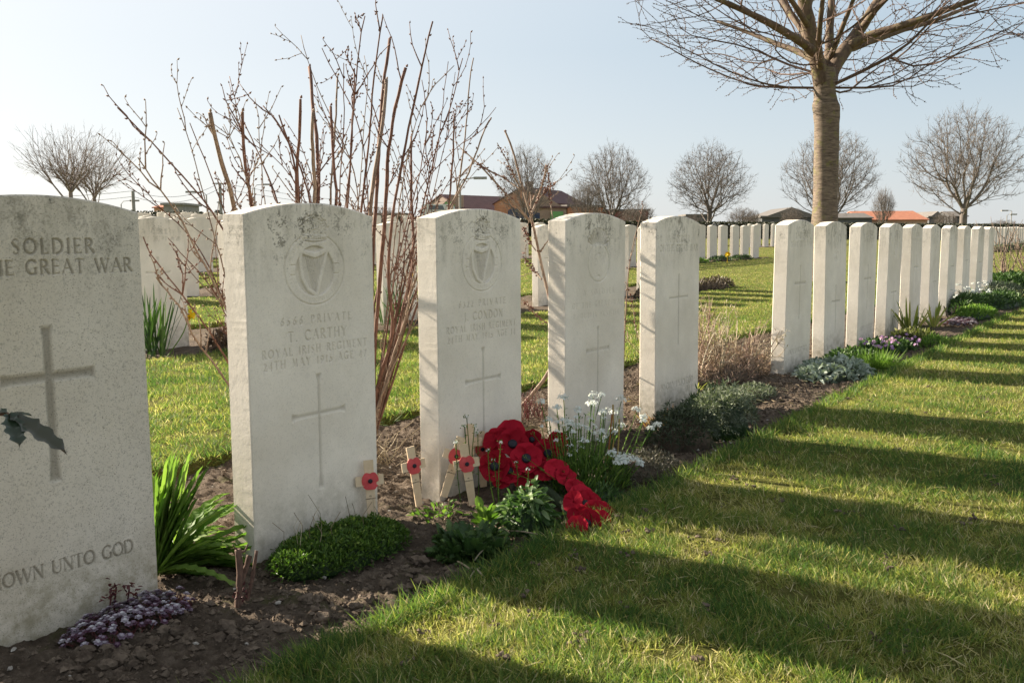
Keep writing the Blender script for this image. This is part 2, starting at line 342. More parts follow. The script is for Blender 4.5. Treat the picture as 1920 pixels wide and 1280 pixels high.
class Face:
    """height field of a stone's front: x across from its middle, z up; d < 0 is cut in"""
    def __init__(s, X, Z): s.X = X; s.Z = Z; s.d = np.zeros_like(X); s.kind = np.zeros(X.shape, int)
    def seg_dist(s, p, q, pad):
        x0, x1 = min(p[0], q[0])-pad, max(p[0], q[0])+pad; z0, z1 = min(p[1], q[1])-pad, max(p[1], q[1])+pad
        m = (s.X > x0) & (s.X < x1) & (s.Z > z0) & (s.Z < z1); idx = np.nonzero(m)
        if len(idx[0]) == 0: return idx, None
        x = s.X[idx]-p[0]; z = s.Z[idx]-p[1]; dx = q[0]-p[0]; dz = q[1]-p[1]; L = dx*dx+dz*dz+1e-12
        t = np.clip((x*dx+z*dz)/L, 0, 1); return idx, np.hypot(x-t*dx, z-t*dz)
    def stroke(s, pts, w, depth, kind, raise_=False):
        for p, q in zip(pts[:-1], pts[1:]):
            idx, di = s.seg_dist(p, q, w)
            if di is None: continue
            prof = np.clip(1-di/(w*.5), 0, 1)
            if raise_: s.d[idx] = np.maximum(s.d[idx], -s.base + depth*np.clip(prof*2, 0, 1)) if False else np.where(prof > 0, np.maximum(s.d[idx], depth*np.clip(prof*2.2, 0, 1)+s.floor), s.d[idx])
            else: s.d[idx] = np.minimum(s.d[idx], -depth*np.clip(prof*1.5, 0, 1))
            s.kind[idx] = np.where(prof > 0, kind, s.kind[idx])
    def text(s, txt, x0, x1, z, h, depth=.0022, fat=1., kind=1):
        ws = [GL[c][0] for c in txt]; nat = sum(ws)*h; gap = ((x1-x0)-nat)/max(1, len(txt)-1); x = x0
        for c, w in zip(txt, ws):
            for k, pts in GL[c][1]:
                wd = {'t': .20, 'n': .115, 's': .085}[k]*h*fat
                s.stroke([(x+a*h, z-h/2+b*h) for a, b in pts], max(wd, .0016), depth*{'t': 1, 'n': .75, 's': .6}[k], 4 if z < .2 else 1)
            x += w*h+gap
    def ring_text(s, txt, cx, cz, a, b, a0, a1, h, depth=.0010):
        n = len(txt)
        for i, c in enumerate(txt):
            t = math.radians(a0+(a1-a0)*i/(n-1)); px, pz = cx+a*math.cos(t), cz+b*math.sin(t)
            nx, nz = math.cos(t)/a, math.sin(t)/b; l = math.hypot(nx, nz); nx, nz = nx/l, nz/l; tx, tz = -nz, nx   # feet inward
            w = GL[c][0]
            for k, pts in GL[c][1]:
                s.stroke([(px+tx*(u-w/2)*h-nx*(v-.5)*h, pz+tz*(u-w/2)*h-nz*(v-.5)*h) for u, v in pts], .0017, depth, 2)
    def cross(s, cx, zt, zc, zb, arm, w, depth, flare=1.25, bevel=.35):
        X, Z = s.X, s.Z
        hw = w/2*(1+(flare-1)*smooth(.75, 1, np.abs(Z-zc)/(np.where(Z > zc, zt-zc, zc-zb))))
        ha = w/2*(1+(flare-1)*smooth(.75, 1, np.abs(X-cx)/arm))
        d1 = np.minimum(hw-np.abs(X-cx), np.minimum(zt-Z, Z-zb)); d2 = np.minimum(ha-np.abs(Z-zc), arm-np.abs(X-cx))
        d = np.maximum(d1, d2); k = d > 0
        cut = -depth*np.clip(d/(w*bevel), 0, 1); s.d = np.where(k, np.minimum(s.d, cut), s.d); s.kind = np.where(k, 3, s.kind)
    def harp_badge(s, cx=.004, cz=.653, a=.097, b=.086):
        X, Z = s.X-cx, s.Z-cz; q = np.hypot(X/a, Z/b); rr_ = (q-1)*b
        s.d = np.minimum(s.d, -.0026*np.clip(1-np.abs(rr_)/.0028, 0, 1)); inn = q < 1
        q2 = np.hypot(X/(a*.66), (Z+.004)/(b*.72)); inner = q2 < 1
        s.d = np.where(inner, np.minimum(s.d, -.0055*np.clip((1-q2)*b/.004, 0, 1)), s.d)
        s.kind = np.where(q < 1.03, 2, s.kind); s.floor = -.0055
        R = lambda pts, w, h: s.stroke([(cx+u, cz+v) for u, v in pts], w, h, 2, True)
        R([(-.042, .048), (-.046, .02), (-.040, -.02), (-.022, -.048), (.006, -.064)], .014, .0048)      # pillar
        R([(-.044, .046), (-.024, .040), (0, .034), (.022, .040), (.044, .052)], .018, .0055)               # neck
        R([(.042, .048), (.030, .010), (.016, -.03), (.006, -.064)], .012, .0050)                          # sound box
        for i in range(8):
            u = -.026+i*.0068; R([(u, .034), (u*.45+.006, -.055+abs(i-4)*.002)], .0024, .0030)
        for sx in (-1, 1):                                                                                # scroll ends
            for (u, v) in ((.066, .012), (.066, -.012)): s.stroke([(cx+sx*(u-.012), cz+v), (cx+sx*(u+.012), cz+v)], .003, .0026, 2)
            s.stroke([(cx+sx*.054, cz+.012), (cx+sx*.054, cz-.012)], .003, .0026, 2)
        s.ring_text('VIRTUTIS NAMURCENSIS PRAEMIUM', cx, cz, a*.84, b*.87, 186, 354, .0088)
        s.ring_text('THE ROYAL', cx, cz, a*.84, b*.87, 170, 128, .0085); s.ring_text('REGIMENT', cx, cz, a*.84, b*.87, 52, 14, .0085)
        # crown: raised band, arches and beads over a pocked ground
        CX, CZ = s.X-cx, s.Z-(cz+.098)
        body = (np.abs(CX) < .040-.10*np.clip(np.abs(CZ+.004)-.012, 0, 1)) & (CZ > -.026) & (CZ < .022)
        dome = np.hypot(CX/.040, (CZ+.002)/.030) < 1; m = (body & (CZ < 0)) | (dome & (CZ >= -.004))
        h = vnoise(s.X*420, s.Z*420, 3)*.0028
        s.d = np.where(m, -.0012-h+.0018*(np.abs(CZ+.018) < .0045), s.d); s.kind = np.where(m, 2, s.kind)
        for r_ in (1.0, .55): s.stroke([(cx+u*r_, cz+.096+v) for u, v in arc(0, 0, .042, .034, 5, 175, 14)], .004, .0028, 2)
        s.stroke([(cx-.036, cz+.070), (cx, cz+.066), (cx+.036, cz+.070)], .0042, .0042, 2)
        s.stroke([(cx, cz+.126), (cx, cz+.138)], .003, .0022, 2); s.stroke([(cx-.006, cz+.132), (cx+.006, cz+.132)], .003, .0022, 2)
        for i in range(7):
            t = math.pi*(i+.5)/7; s.stroke([(cx+.047*math.cos(t), cz+.094+.038*math.sin(t))]*2, .007, .0028, 2)
    def grenade_badge(s, cx=.012, cz=.628):
        for u in np.linspace(-72, 72, 13):
            t = math.radians(u); s.stroke([(cx+.018*math.sin(t), cz+.062+.008*math.cos(t)), (cx+.074*math.sin(t), cz+.062+.062*math.cos(t))], .010, .0052, 2)
        s.stroke([(cx+.080*math.sin(math.radians(u)), cz+.062+.068*math.cos(math.radians(u))) for u in range(-90, 91, 10)], .004, .0030, 2)
        q = np.hypot((s.X-cx)/.074, (s.Z-cz-.005)/.068); m = q < 1.04
        s.d = np.where(m, np.minimum(s.d*0, -.0032*np.clip(1-np.abs(q-1)*.068/.0036, 0, 1))-.0008*vnoise(s.X*160, s.Z*160, 5)*(q < .8), s.d)
        s.kind = np.where(m, 2, s.kind)
        for u, v in ((0, .036), (0, -.045)): s.stroke([(cx-.010, cz+v), (cx, cz+v+.005), (cx+.010, cz+v)], .006, .003, 2)
    def oval_badge(s, cz=.66, tall=.075):
        for k in (1, .6): s.stroke([(.005+.05*k*math.cos(t), cz+tall*k*math.sin(t)) for t in np.linspace(0, 2*math.pi, 25)], .008, .0045, 2)
        s.stroke([(-.03, cz+tall+.012), (.005, cz+tall+.03), (.04, cz+tall+.012)], .008, .004, 2)
        s.stroke([(-.012, cz+.02), (.02, cz-.02)], .01, .004, 2); s.stroke([(.02, cz+.02), (-.012, cz-.02)], .01, .004, 2)

SW, ST, SHH, SHS = .415, .075, .813, .783           # width, thickness, height at the crown of the arch, at the shoulder
def top_z(x): return SHS+(SHH-SHS)*(1-np.minimum(1, np.abs(x)/(SW/2))**2)
LICHEN = {0: [(-.03, .785, .05, .35), (.075, .772, .035, .4), (.13, .76, .03, .3)],
          1: [(-.105, .765, .030, .85), (-.10, .735, .028, .8), (-.022, .765, .030, .95), (.004, .785, .035, .7), (-.045, .735, .025, .7), (.09, .775, .03, .6), (.12, .765, .03, .5), (-.1, .70, .03, .45)],
          2: [(.005, .775, .035, .95), (-.012, .745, .025, .8), (-.10, .76, .05, .5), (.11, .755, .05, .45), (-.15, .74, .03, .4)],
          3: [(-.055, .765, .035, .8), (-.06, .73, .03, .55), (.012, .78, .05, .7), (.085, .76, .04, .8), (.075, .71, .03, .5), (.0, .735, .05, .4)],
          4: [(.0, .79, .035, .8), (.01, .755, .04, .7), (.03, .72, .04, .55), (.02, .69, .03, .5), (-.03, .74, .04, .5), (.12, .10, .05, .35)]}
_r = random.Random(5)
for _i in range(5, 15): LICHEN[_i] = [(_r.uniform(-.12, .12), _r.uniform(.73, .79), _r.uniform(.025, .06), _r.uniform(.3, .75)) for _ in range(_r.randint(2, 5))]
def headstone(name, dx, zr, fn, mat, seed=0, chips=1.):
    """front as a cut height field, other faces plain; origin at the foot, front facing -y"""
    bev = .003; xs = np.linspace(-SW/2+bev, SW/2-bev, int(SW/dx)+1)
    zz = [-.07]
    for z0, z1, st in zr: zz += list(np.arange(z0, z1, st))
    fr = np.array(zz+[SHH])/SHH; fr[0] = -.07/SHH; fr = np.unique(np.round(fr, 5)); fr[-1] = 1
    X = np.repeat(xs[None], len(fr), 0); Zt = top_z(xs)-bev; Z = np.where(fr[:, None] > .70, .70*SHH+(fr[:, None]-.70)/.30*(Zt[None]-.70*SHH), fr[:, None]*SHH)
    fc = Face(X, Z)
    if fn: fn(fc)
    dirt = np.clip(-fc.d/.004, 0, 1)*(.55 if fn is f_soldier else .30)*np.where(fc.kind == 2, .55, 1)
    for (lx, lz, lr, ls) in LICHEN.get(seed, ()):                                  # black lichen spots, each with its own ragged shape
        q = np.hypot(X-lx, (Z-lz)*.7)/lr; g = fbm(X*95+seed, Z*70, 4, 12)+.55*(vnoise(X*330, Z*330, 13)-.5)
        dirt = np.maximum(dirt, ls*.8*np.clip((g-.44-.30*q)*9, 0, 1)*(q < 1.25))
    d = fc.d + (vnoise(X*90+seed*7, Z*90, seed)-.5)*.0005*chips
    V0 = np.stack([X, -d, Z], -1).reshape(-1, 3); nz, nx = X.shape
    i = (np.arange(nz-1)[:, None]*nx+np.arange(nx-1)[None]).ravel()
    q = np.stack([i, i+1, i+1+nx, i+nx], 1); kq = np.minimum(fc.kind.ravel()[q].max(1), 9)
    lo, hi = np.arange(nx), (nz-1)*nx+np.arange(nx)                               # boundary loop, counter-clockwise seen from the front
    loop = np.concatenate([lo, nx*(np.arange(1, nz-1))+nx-1, hi[::-1], nx*(np.arange(nz-2, 0, -1))]); bx = V0[loop]
    n2 = len(loop); ox = np.sign(bx[:, 0])*((np.abs(bx[:, 0]) > SW/2-bev*1.5)); oz = (np.arange(n2) >= nx+nz-2) & (np.arange(n2) < 2*nx+nz-2)
    r = [np.stack([bx[:, 0]+ox*bev*e, np.full(n2, y), bx[:, 2]+oz*bev*e], 1) for e, y in ((1, bev), (1, ST-bev), (0, ST))]
    wob = (vnoise(bx[:, 2]*60+seed, bx[:, 0]*60, seed+5)-.5)*.0012*chips; r[0][:, 0] -= ox*np.abs(wob); r[0][:, 1] += wob*.5
    VV = np.concatenate([V0]+r); o0 = nz*nx; j = np.arange(n2); j2 = (j+1) % n2
    rings = [loop, o0+j, o0+n2+j, o0+2*n2+j]; sq = []
    for A_, B_ in zip(rings[:-1], rings[1:]): sq.append(np.stack([A_[j], B_[j], B_[j2], A_[j2]], 1))
    side = np.concatenate(sq)
    c = len(VV); VV = np.concatenate([VV, [[0, ST, .4]]]); back = np.stack([rings[3][j], np.full(n2, c), rings[3][j2]], 1)
    tri = lambda Q: np.concatenate([Q[:, [0, 1, 2]], Q[:, [0, 2, 3]]])
    dv = np.concatenate([dirt.ravel(), np.zeros(len(VV)-nz*nx)])
    def sub(T, nm, par=None):
        u, inv = np.unique(T, return_inverse=True)
        return mk(nm, VV[u], inv.reshape(T.shape), mat, par, True, dv[u])
    body = sub(np.concatenate([tri(q[kq == 0]), tri(side), back]), name)
    try: body.data.set_sharp_from_angle(angle=math.radians(28))
    except Exception: pass
    for kk, nm in ((1, 'inscription'), (4, 'foot_inscription'), (2, 'carved_badge'), (3, 'carved_cross')):
        if np.any(kq == kk): sub(tri(q[kq == kk]), nm, body)
    return body
def put_stone(o, s, n=0, yaw=0., z=0., tilt=0.):
    P = RC(s+SW/2, n, z); o.location = P; a = TH+math.radians(yaw)
    o.rotation_euler = (math.radians(tilt), 0, math.pi/2-a); return o

SS = [-0.925, -0.27, 0.394, 1.098, 1.82, 3.266, 4.104, 4.801, 5.534, 6.28, 7.021, 7.776, 8.531, 9.289, 10.07]
YAW = [2.16, -0.09, 0.28, 1.02, 0.72, 0.5, 0.69, 0.1, -0.61, -0.76, -0.68, -0.82, -1.01, -1.05, -1.68]
OFF = [-0.026, 0.004, 0.014, 0.003, -0.009, 0.033, -0.006]+[0]*8
def f_soldier(f, depth=.0038, w=.021, cd=.0050):
    f.text('A SOLDIER', -.098, .108, .716, .027, depth, 1.15); f.text('OF THE GREAT WAR', -.176, .186, .677, .026, depth, 1.15)
    f.cross(.004, .566, .468, .262, .0925, w, cd); f.text('KNOWN UNTO GOD', -.150, .155, .095, .026, depth, 1.1)
def f_named(l1, l2, l3, l4, x2):
    def g(f):
        f.harp_badge(); f.text(l1, -.110, .122, .532, .0185, .0026, 1.1); f.text(l2, x2[0], x2[1], .494, .0235, .0028, 1.05)
        f.text(l3, -.168, .176, .459, .0185, .0026, 1.1); f.text(l4, -.165, .173, .431, .0185, .0026, 1.1)
        f.cross(.005, .397, .297, .105, .091, .011, .0042, 1.9, .5)
    return g
def f_gren(f):
    f.grenade_badge(); f.text('A SOLDIER', -.092, .126, .528, .019, .0017, 1.2); f.text('OF THE GREAT WAR', -.164, .188, .484, .019, .0017, 1.2)
    f.text('R. DUBLIN FUSILIERS', -.158, .182, .446, .018, .0015, 1.2); f.cross(.012, .403, .316, .115, .083, .011, .0040, 1.9, .5)
def f_far(kind):
    def g(f):
        if kind == 0:
            f.text('A SOLDIER', -.10, .11, .727, .030, .0035, 1.4); f.text('OF THE GREAT WAR', -.165, .175, .680, .026, .003, 1.4); f.cross(.005, .566, .466, .262, .09, .013, .006, 1.5, .5)
        elif kind == 1: f.oval_badge(.69, .05); f.oval_badge(.60, .03); f.cross(.005, .42, .315, .12, .088, .013, .006, 1.5, .5)
        elif kind == 2: f.text('A SOLDIER', -.09, .10, .735, .026, .003, 1.4); f.text('OF THE WAR', -.12, .13, .69, .024, .003, 1.4); f.cross(.005, .53, .43, .22, .09, .013, .006, 1.5, .5)
        elif kind == 3: f.oval_badge(.67, .095); f.cross(.005, .385, .30, .11, .088, .013, .006, 1.5, .5)
        f.text('KNOWN UNTO GOD', -.15, .155, .095, .026, .003, 1.3) if kind in (0, 2) else None
    return g
FINE = [(-.07, .07, .035), (.07, .125, .0013), (.125, .245, .03), (.245, .585, .0040), (.585, .65, .02), (.65, .745, .0014), (.745, .815, .003)]
FINE2 = [(-.07, .09, .03), (.09, .41, .0040), (.41, .80, .0014)]
COARSE = [(-.07, .07, .035), (.07, .12, .006), (.12, .24, .03), (.24, .81, .007)]
LAB = ['large dark speckled headstone cut KNOWN UNTO GOD, nearest, at the left edge',
 'pale headstone with harp badge numbered 6566, behind the green cushion plant and single poppy cross',
 'pale headstone with harp badge numbered 6322, behind the red poppy wreath',
 'narrow looking headstone with flaming grenade badge, behind the white flowers',
 'green streaked headstone with plain cross, last before the wide gap in the row',
 'first pale headstone beyond the gap, with the silvery plant at its foot',
 'headstone with a small badge, behind the low dark green leaves after the silvery plant',
 'headstone with high plain cross, behind the bright grass tussock',
 'headstone with tall oval badge and dense twig shadows on its sunlit edge',
 'headstone with plain high cross, behind the mauve primroses',
 'headstone just behind the upright sword leaves, with small stacked badges',
 'headstone right after the sword leaves, above the small purple stonecrop',
 'third headstone from the far end of the front row, over the stonecrop edge',
 'second headstone from the far end of the front row, rising from white flowers',
 'last headstone at the far right end of the front row']
def build_front_row():
    spec = [(.0014, FINE, f_soldier, M_STONE_DARK), (.0014, FINE2, f_named('6566 PRIVATE', 'T. CARTHY', 'ROYAL IRISH REGIMENT', '24TH MAY 1915 AGE 47', (-.088, .104)), M_STONE),
            (.0015, FINE2, f_named('6322 PRIVATE', 'J. CONDON', 'ROYAL IRISH REGIMENT', '24TH MAY 1915 AGE 14', (-.085, .106)), M_STONE),
            (.0026, [(-.07, .11, .03), (.11, .42, .006), (.42, .81, .0026)], f_gren, M_STONE), (.0028, [(-.07, .07, .035), (.07, .12, .0028), (.12, .24, .03), (.24, .60, .006), (.60, .76, .0028), (.76, .81, .011)], lambda f: f_soldier(f, .0028, .011, .0045), M_STONE_GREEN)]
    kinds = [0, 1, 2, 3, 0, 1, 2, 0, 2, 3]
    for i in range(15):
        if i < 5: dx, zr, fn, mt = spec[i]
        else: dx, zr, fn, mt = .0055, COARSE, f_far(kinds[i-5]), M_STONE_GREEN if i in (6, 8, 11) else M_STONE
        o = headstone('headstone', dx, zr, fn, mt, i)
        put_stone(o, SS[i], OFF[i], YAW[i], 0, (-.4, .2, 0, .3, -.2, .5, -.7, .1, .6, -.3, -.5, .4, -.1, .8, -.6)[i])
        tag(o, LAB[i], 'headstone', 'headstones in the front row')

# ------------------------------------------------------------------ setting: lawn sheet, planting beds
BEDS = [(0, -3.2, 10.75), (0, 12.3, 16.5)]                                        # (row, s from, s to)
ROWN = -3.57
def bed_edges(k): return (k*ROWN-.86, k*ROWN+.52)
# headstone rows behind: row k -> list of blocks (s0, count, pitch)
BLOCKS = {1: [(1.72, 11, .76), (33.0, 26, .70)], 2: [(2.2, 5, .74), (13.4, 13, .68)], 3: [(3.6, 20, .74), (30.5, 12, .78)], 4: [(6.5, 20, .76)], 5: [(9.5, 20, .76)], 6: [(14, 20, .78)], 7: [(20, 18, .80)]}
for k, bl in BLOCKS.items():
    for s0, c, p in bl: BEDS.append((k, s0-.5, s0+(c-1)*p+SW+.5))
def in_bed(s, n, wob=True):
    m = np.zeros(np.shape(s), bool); w = .022*(vnoise(s*5, n*0+3.3, 8)-.5)*2+.014*(vnoise(s*17, n*0, 9)-.5)*2 if wob else 0
    for k, a, b in BEDS:
        n0, n1 = bed_edges(k); m |= (s > a) & (s < b) & (n > n0-w) & (n < n1+w)
    return m
def build_ground():
    g = np.concatenate([[0], np.cumsum(.5*1.12**np.arange(42))]); far = g[g < 900]
    sl = np.unique(np.round(np.concatenate([-3-far[1:], np.arange(-3, 36, .5), 36+far]+[[a-.004, a+.004, b-.004, b+.004] for k, a, b in BEDS]), 4))
    nl = np.unique(np.round(np.concatenate([3+far, np.arange(-30, 3, .5), -30-far[1:]]+[[bed_edges(k)[0]-.004, bed_edges(k)[0]+.004, bed_edges(k)[1]-.004, bed_edges(k)[1]+.004] for k in range(8)]), 4))
    S, Nn = np.meshgrid(sl, nl); z = elev_sn(S, Nn)+.004*(vnoise(S*2.1, Nn*2.1, 4)-.5)
    z = np.where(in_bed(S, Nn, False), z-.09, z)
    P = B0[None, None]+RR*S[..., None]+NN*Nn[..., None]; P[..., 2] = z; nx = len(sl)
    i = (np.arange(len(nl)-1)[:, None]*nx+np.arange(nx-1)[None]).ravel()
    o = mk('lawn', P.reshape(-1, 3), np.stack([i, i+nx, i+nx+1, i+1], 1), M_LAWN, None, True, kind='structure')
def soil_z(s, n, hi=True):
    z = -.034+.020*(fbm(s*3, n*3, 3, 21)-.4)
    if hi: z = z+.032*(fbm(s*13, n*13, 5, 31)-.5)+.020*np.abs(fbm(s*45, n*45, 3, 41)-.5)*2+.006*(vnoise(s*110, n*110, 43)-.5)
    return z
def build_beds():
    for q, (k, a, b) in enumerate(BEDS):
        n0, n1 = bed_edges(k); main = q == 0
        if main: sl = np.concatenate([np.arange(a, -1.1, .03), np.arange(-1.1, 1.8, .0085), np.arange(1.8, 4.5, .016), np.arange(4.5, b+.03, .035)]); nl = np.arange(n0-.03, n1+.035, .0085)
        else: sl = np.arange(a-.02, b+.07, .07); nl = np.arange(n0-.02, n1+.07, .06)
        S, Nn = np.meshgrid(sl, nl); z = soil_z(S, Nn)+elev_sn(S, Nn)
        edge = np.minimum(np.minimum(Nn-n0, n1-Nn), np.minimum(S-a, b-S)); z = z-.05*smooth(.02, -.03, edge)
        P = B0[None, None]+RR*S[..., None]+NN*Nn[..., None]; P[..., 2] = z; nx = len(sl)
        i = (np.arange(len(nl)-1)[:, None]*nx+np.arange(nx-1)[None]).ravel()
        mk('flower_bed_soil', P.reshape(-1, 3), np.stack([i, i+nx, i+nx+1, i+1], 1), M_SOIL, None, True, kind='structure')
OCT_V = np.array([(1,0,0),(-.1,1,0),(-1,-.1,0),(.1,-1,0),(0,0,1),(0,.1,-1)], float); OCT_F = np.array([(0,1,4),(1,2,4),(2,3,4),(3,0,4),(1,0,5),(2,1,5),(3,2,5),(0,3,5)])
ICO = None
def ico():
    global ICO
    if ICO is None:
        import bmesh
        bm = bmesh.new(); bmesh.ops.create_icosphere(bm, subdivisions=1, radius=1)
        v1 = np.array([v.co[:] for v in bm.verts]); f1 = np.array([[v.index for v in f.verts] for f in bm.faces]); bm.free()
        bm = bmesh.new(); bmesh.ops.create_icosphere(bm, subdivisions=2, radius=1)
        v2 = np.array([v.co[:] for v in bm.verts]); f2 = np.array([[v.index for v in f.verts] for f in bm.faces]); bm.free(); ICO = (v1, f1, v2, f2)
    return ICO
def lumps(name, P, R, mat, flat=.7, fine=False, label=None, cat=None):
    n = len(P); v1, f1, v2, f2 = ico(); tv, tf = (v2, f2) if fine else ((OCT_V, OCT_F) if n > 20000 else (v1, f1)); n = len(P)
    if n == 0: return
    nz = .45+1.0*RNG.random((n, len(tv))); sc = .7+.6*RNG.random((n, 1, 3)); sc[:, :, 2] *= flat
    if fine:
        Q = tv[None]*1.7+RNG.random((n, 1, 3))*50; nz = .35+1.25*fbm(Q[..., 0]*1.6+Q[..., 2]*1.1, Q[..., 1]*1.6+Q[..., 2]*.9, 3, 3)
    v = P[:, None]+tv[None]*nz[..., None]*sc*R[:, None, None]
    f = (tf[None]+(np.arange(n)*len(tv))[:, None, None]).reshape(-1, 3)
    o = mk(name, v.reshape(-1, 3), f, mat, None, False, np.repeat(RNG.random(n), len(tv)), 'stuff')
    return tag(o, label, cat)
def stone_clear(s, n, r=.01):
    m = np.ones(len(s), bool)
    for x, o in zip(SS, OFF): m &= ~((s > x-r) & (s < x+SW+r) & (n < o+r) & (n > o-ST-r))
    return m
def build_clods():
    n = 95000; s = -1.1+RNG.random(n)**1.6*6.5; t = RNG.random(n); nn_ = -.85+1.36*t; cl = fbm(s*4, nn_*4, 3, 77)
    keep = stone_clear(s, nn_) & (RNG.random(n) < smooth(.35, .62, cl)+.25); s, nn_ = s[keep], nn_[keep]
    R = .0018+.0075*RNG.random(len(s))**6+.0011*np.clip(s, 0, 4); z = soil_z(s, nn_)
    P = B0+RR*s[:, None]+NN*nn_[:, None]; P[:, 2] = z+R*.3
    lumps('soil_crumbs', P, R, M_CLOD, label='brown crumbs and clods of dug soil scattered over the front bed', cat='soil')
    # heavier clods
    hs = [(-.36, .30), (-.30, .36), (-.22, .40), (-.45, .33), (-.66, .18), (-.70, .10), (-.58, .25), (-.80, .13), (-.75, .22), (-.12, .43), (.02, .30), (.0, .38), (.05, .36), (-.50, .30), (-.55, .05), (-.15, .36), (2.0, .3), (2.2, .35), (2.5, .2), (2.8, .25)]
    Q = []; RR_ = []
    for a, b in hs:
        for _ in range(5):
            u, w = a+RNG.normal(0, .028), b+RNG.normal(0, .022); r = .006+.011*RNG.random(); Q.append(RC(u, w, float(soil_z(np.array(u), np.array(w)))+r*.25)); RR_.append(r)
    lumps('soil_clods', np.array(Q), np.array(RR_), M_CLOD, .75, True, 'larger lumps of dry soil between the plants of the front bed', 'soil')
    n = 260; s = -1.+RNG.random(n)*3.2; w = -.8+1.3*RNG.random(n); k = stone_clear(s, w); s, w = s[k], w[k]; P = B0+RR*s[:, None]+NN*w[:, None]; P[:, 2] = soil_z(s, w)+.004
    lumps('pebbles', P, .0018+.0035*RNG.random(len(s)), M_PEB, label='tiny pale pebbles lying on the dark soil', cat='pebble')
    # worm casts in the lawn
    n = 130; r = 1.5+RNG.random(n)**1.3*4; an = math.radians(90)-RNG.random(n)*math.radians(36)+math.radians(8); x, y = r*np.cos(an), r*np.sin(an); s, w = rc(np.stack([x, y, y*0], 1))
    k = (w > .56); P = np.stack([x, y, y*0+.008], 1)[k]
    Pc = np.repeat(P, 6, 0)+RNG.normal(0, .009, (len(P)*6, 3))*[1, 1, .3]
    lumps('worm_casts', Pc, .002+.0045*RNG.random(len(Pc)), M_CLOD, .7, label='small crumbly worm casts lying in the mown grass', cat='soil')

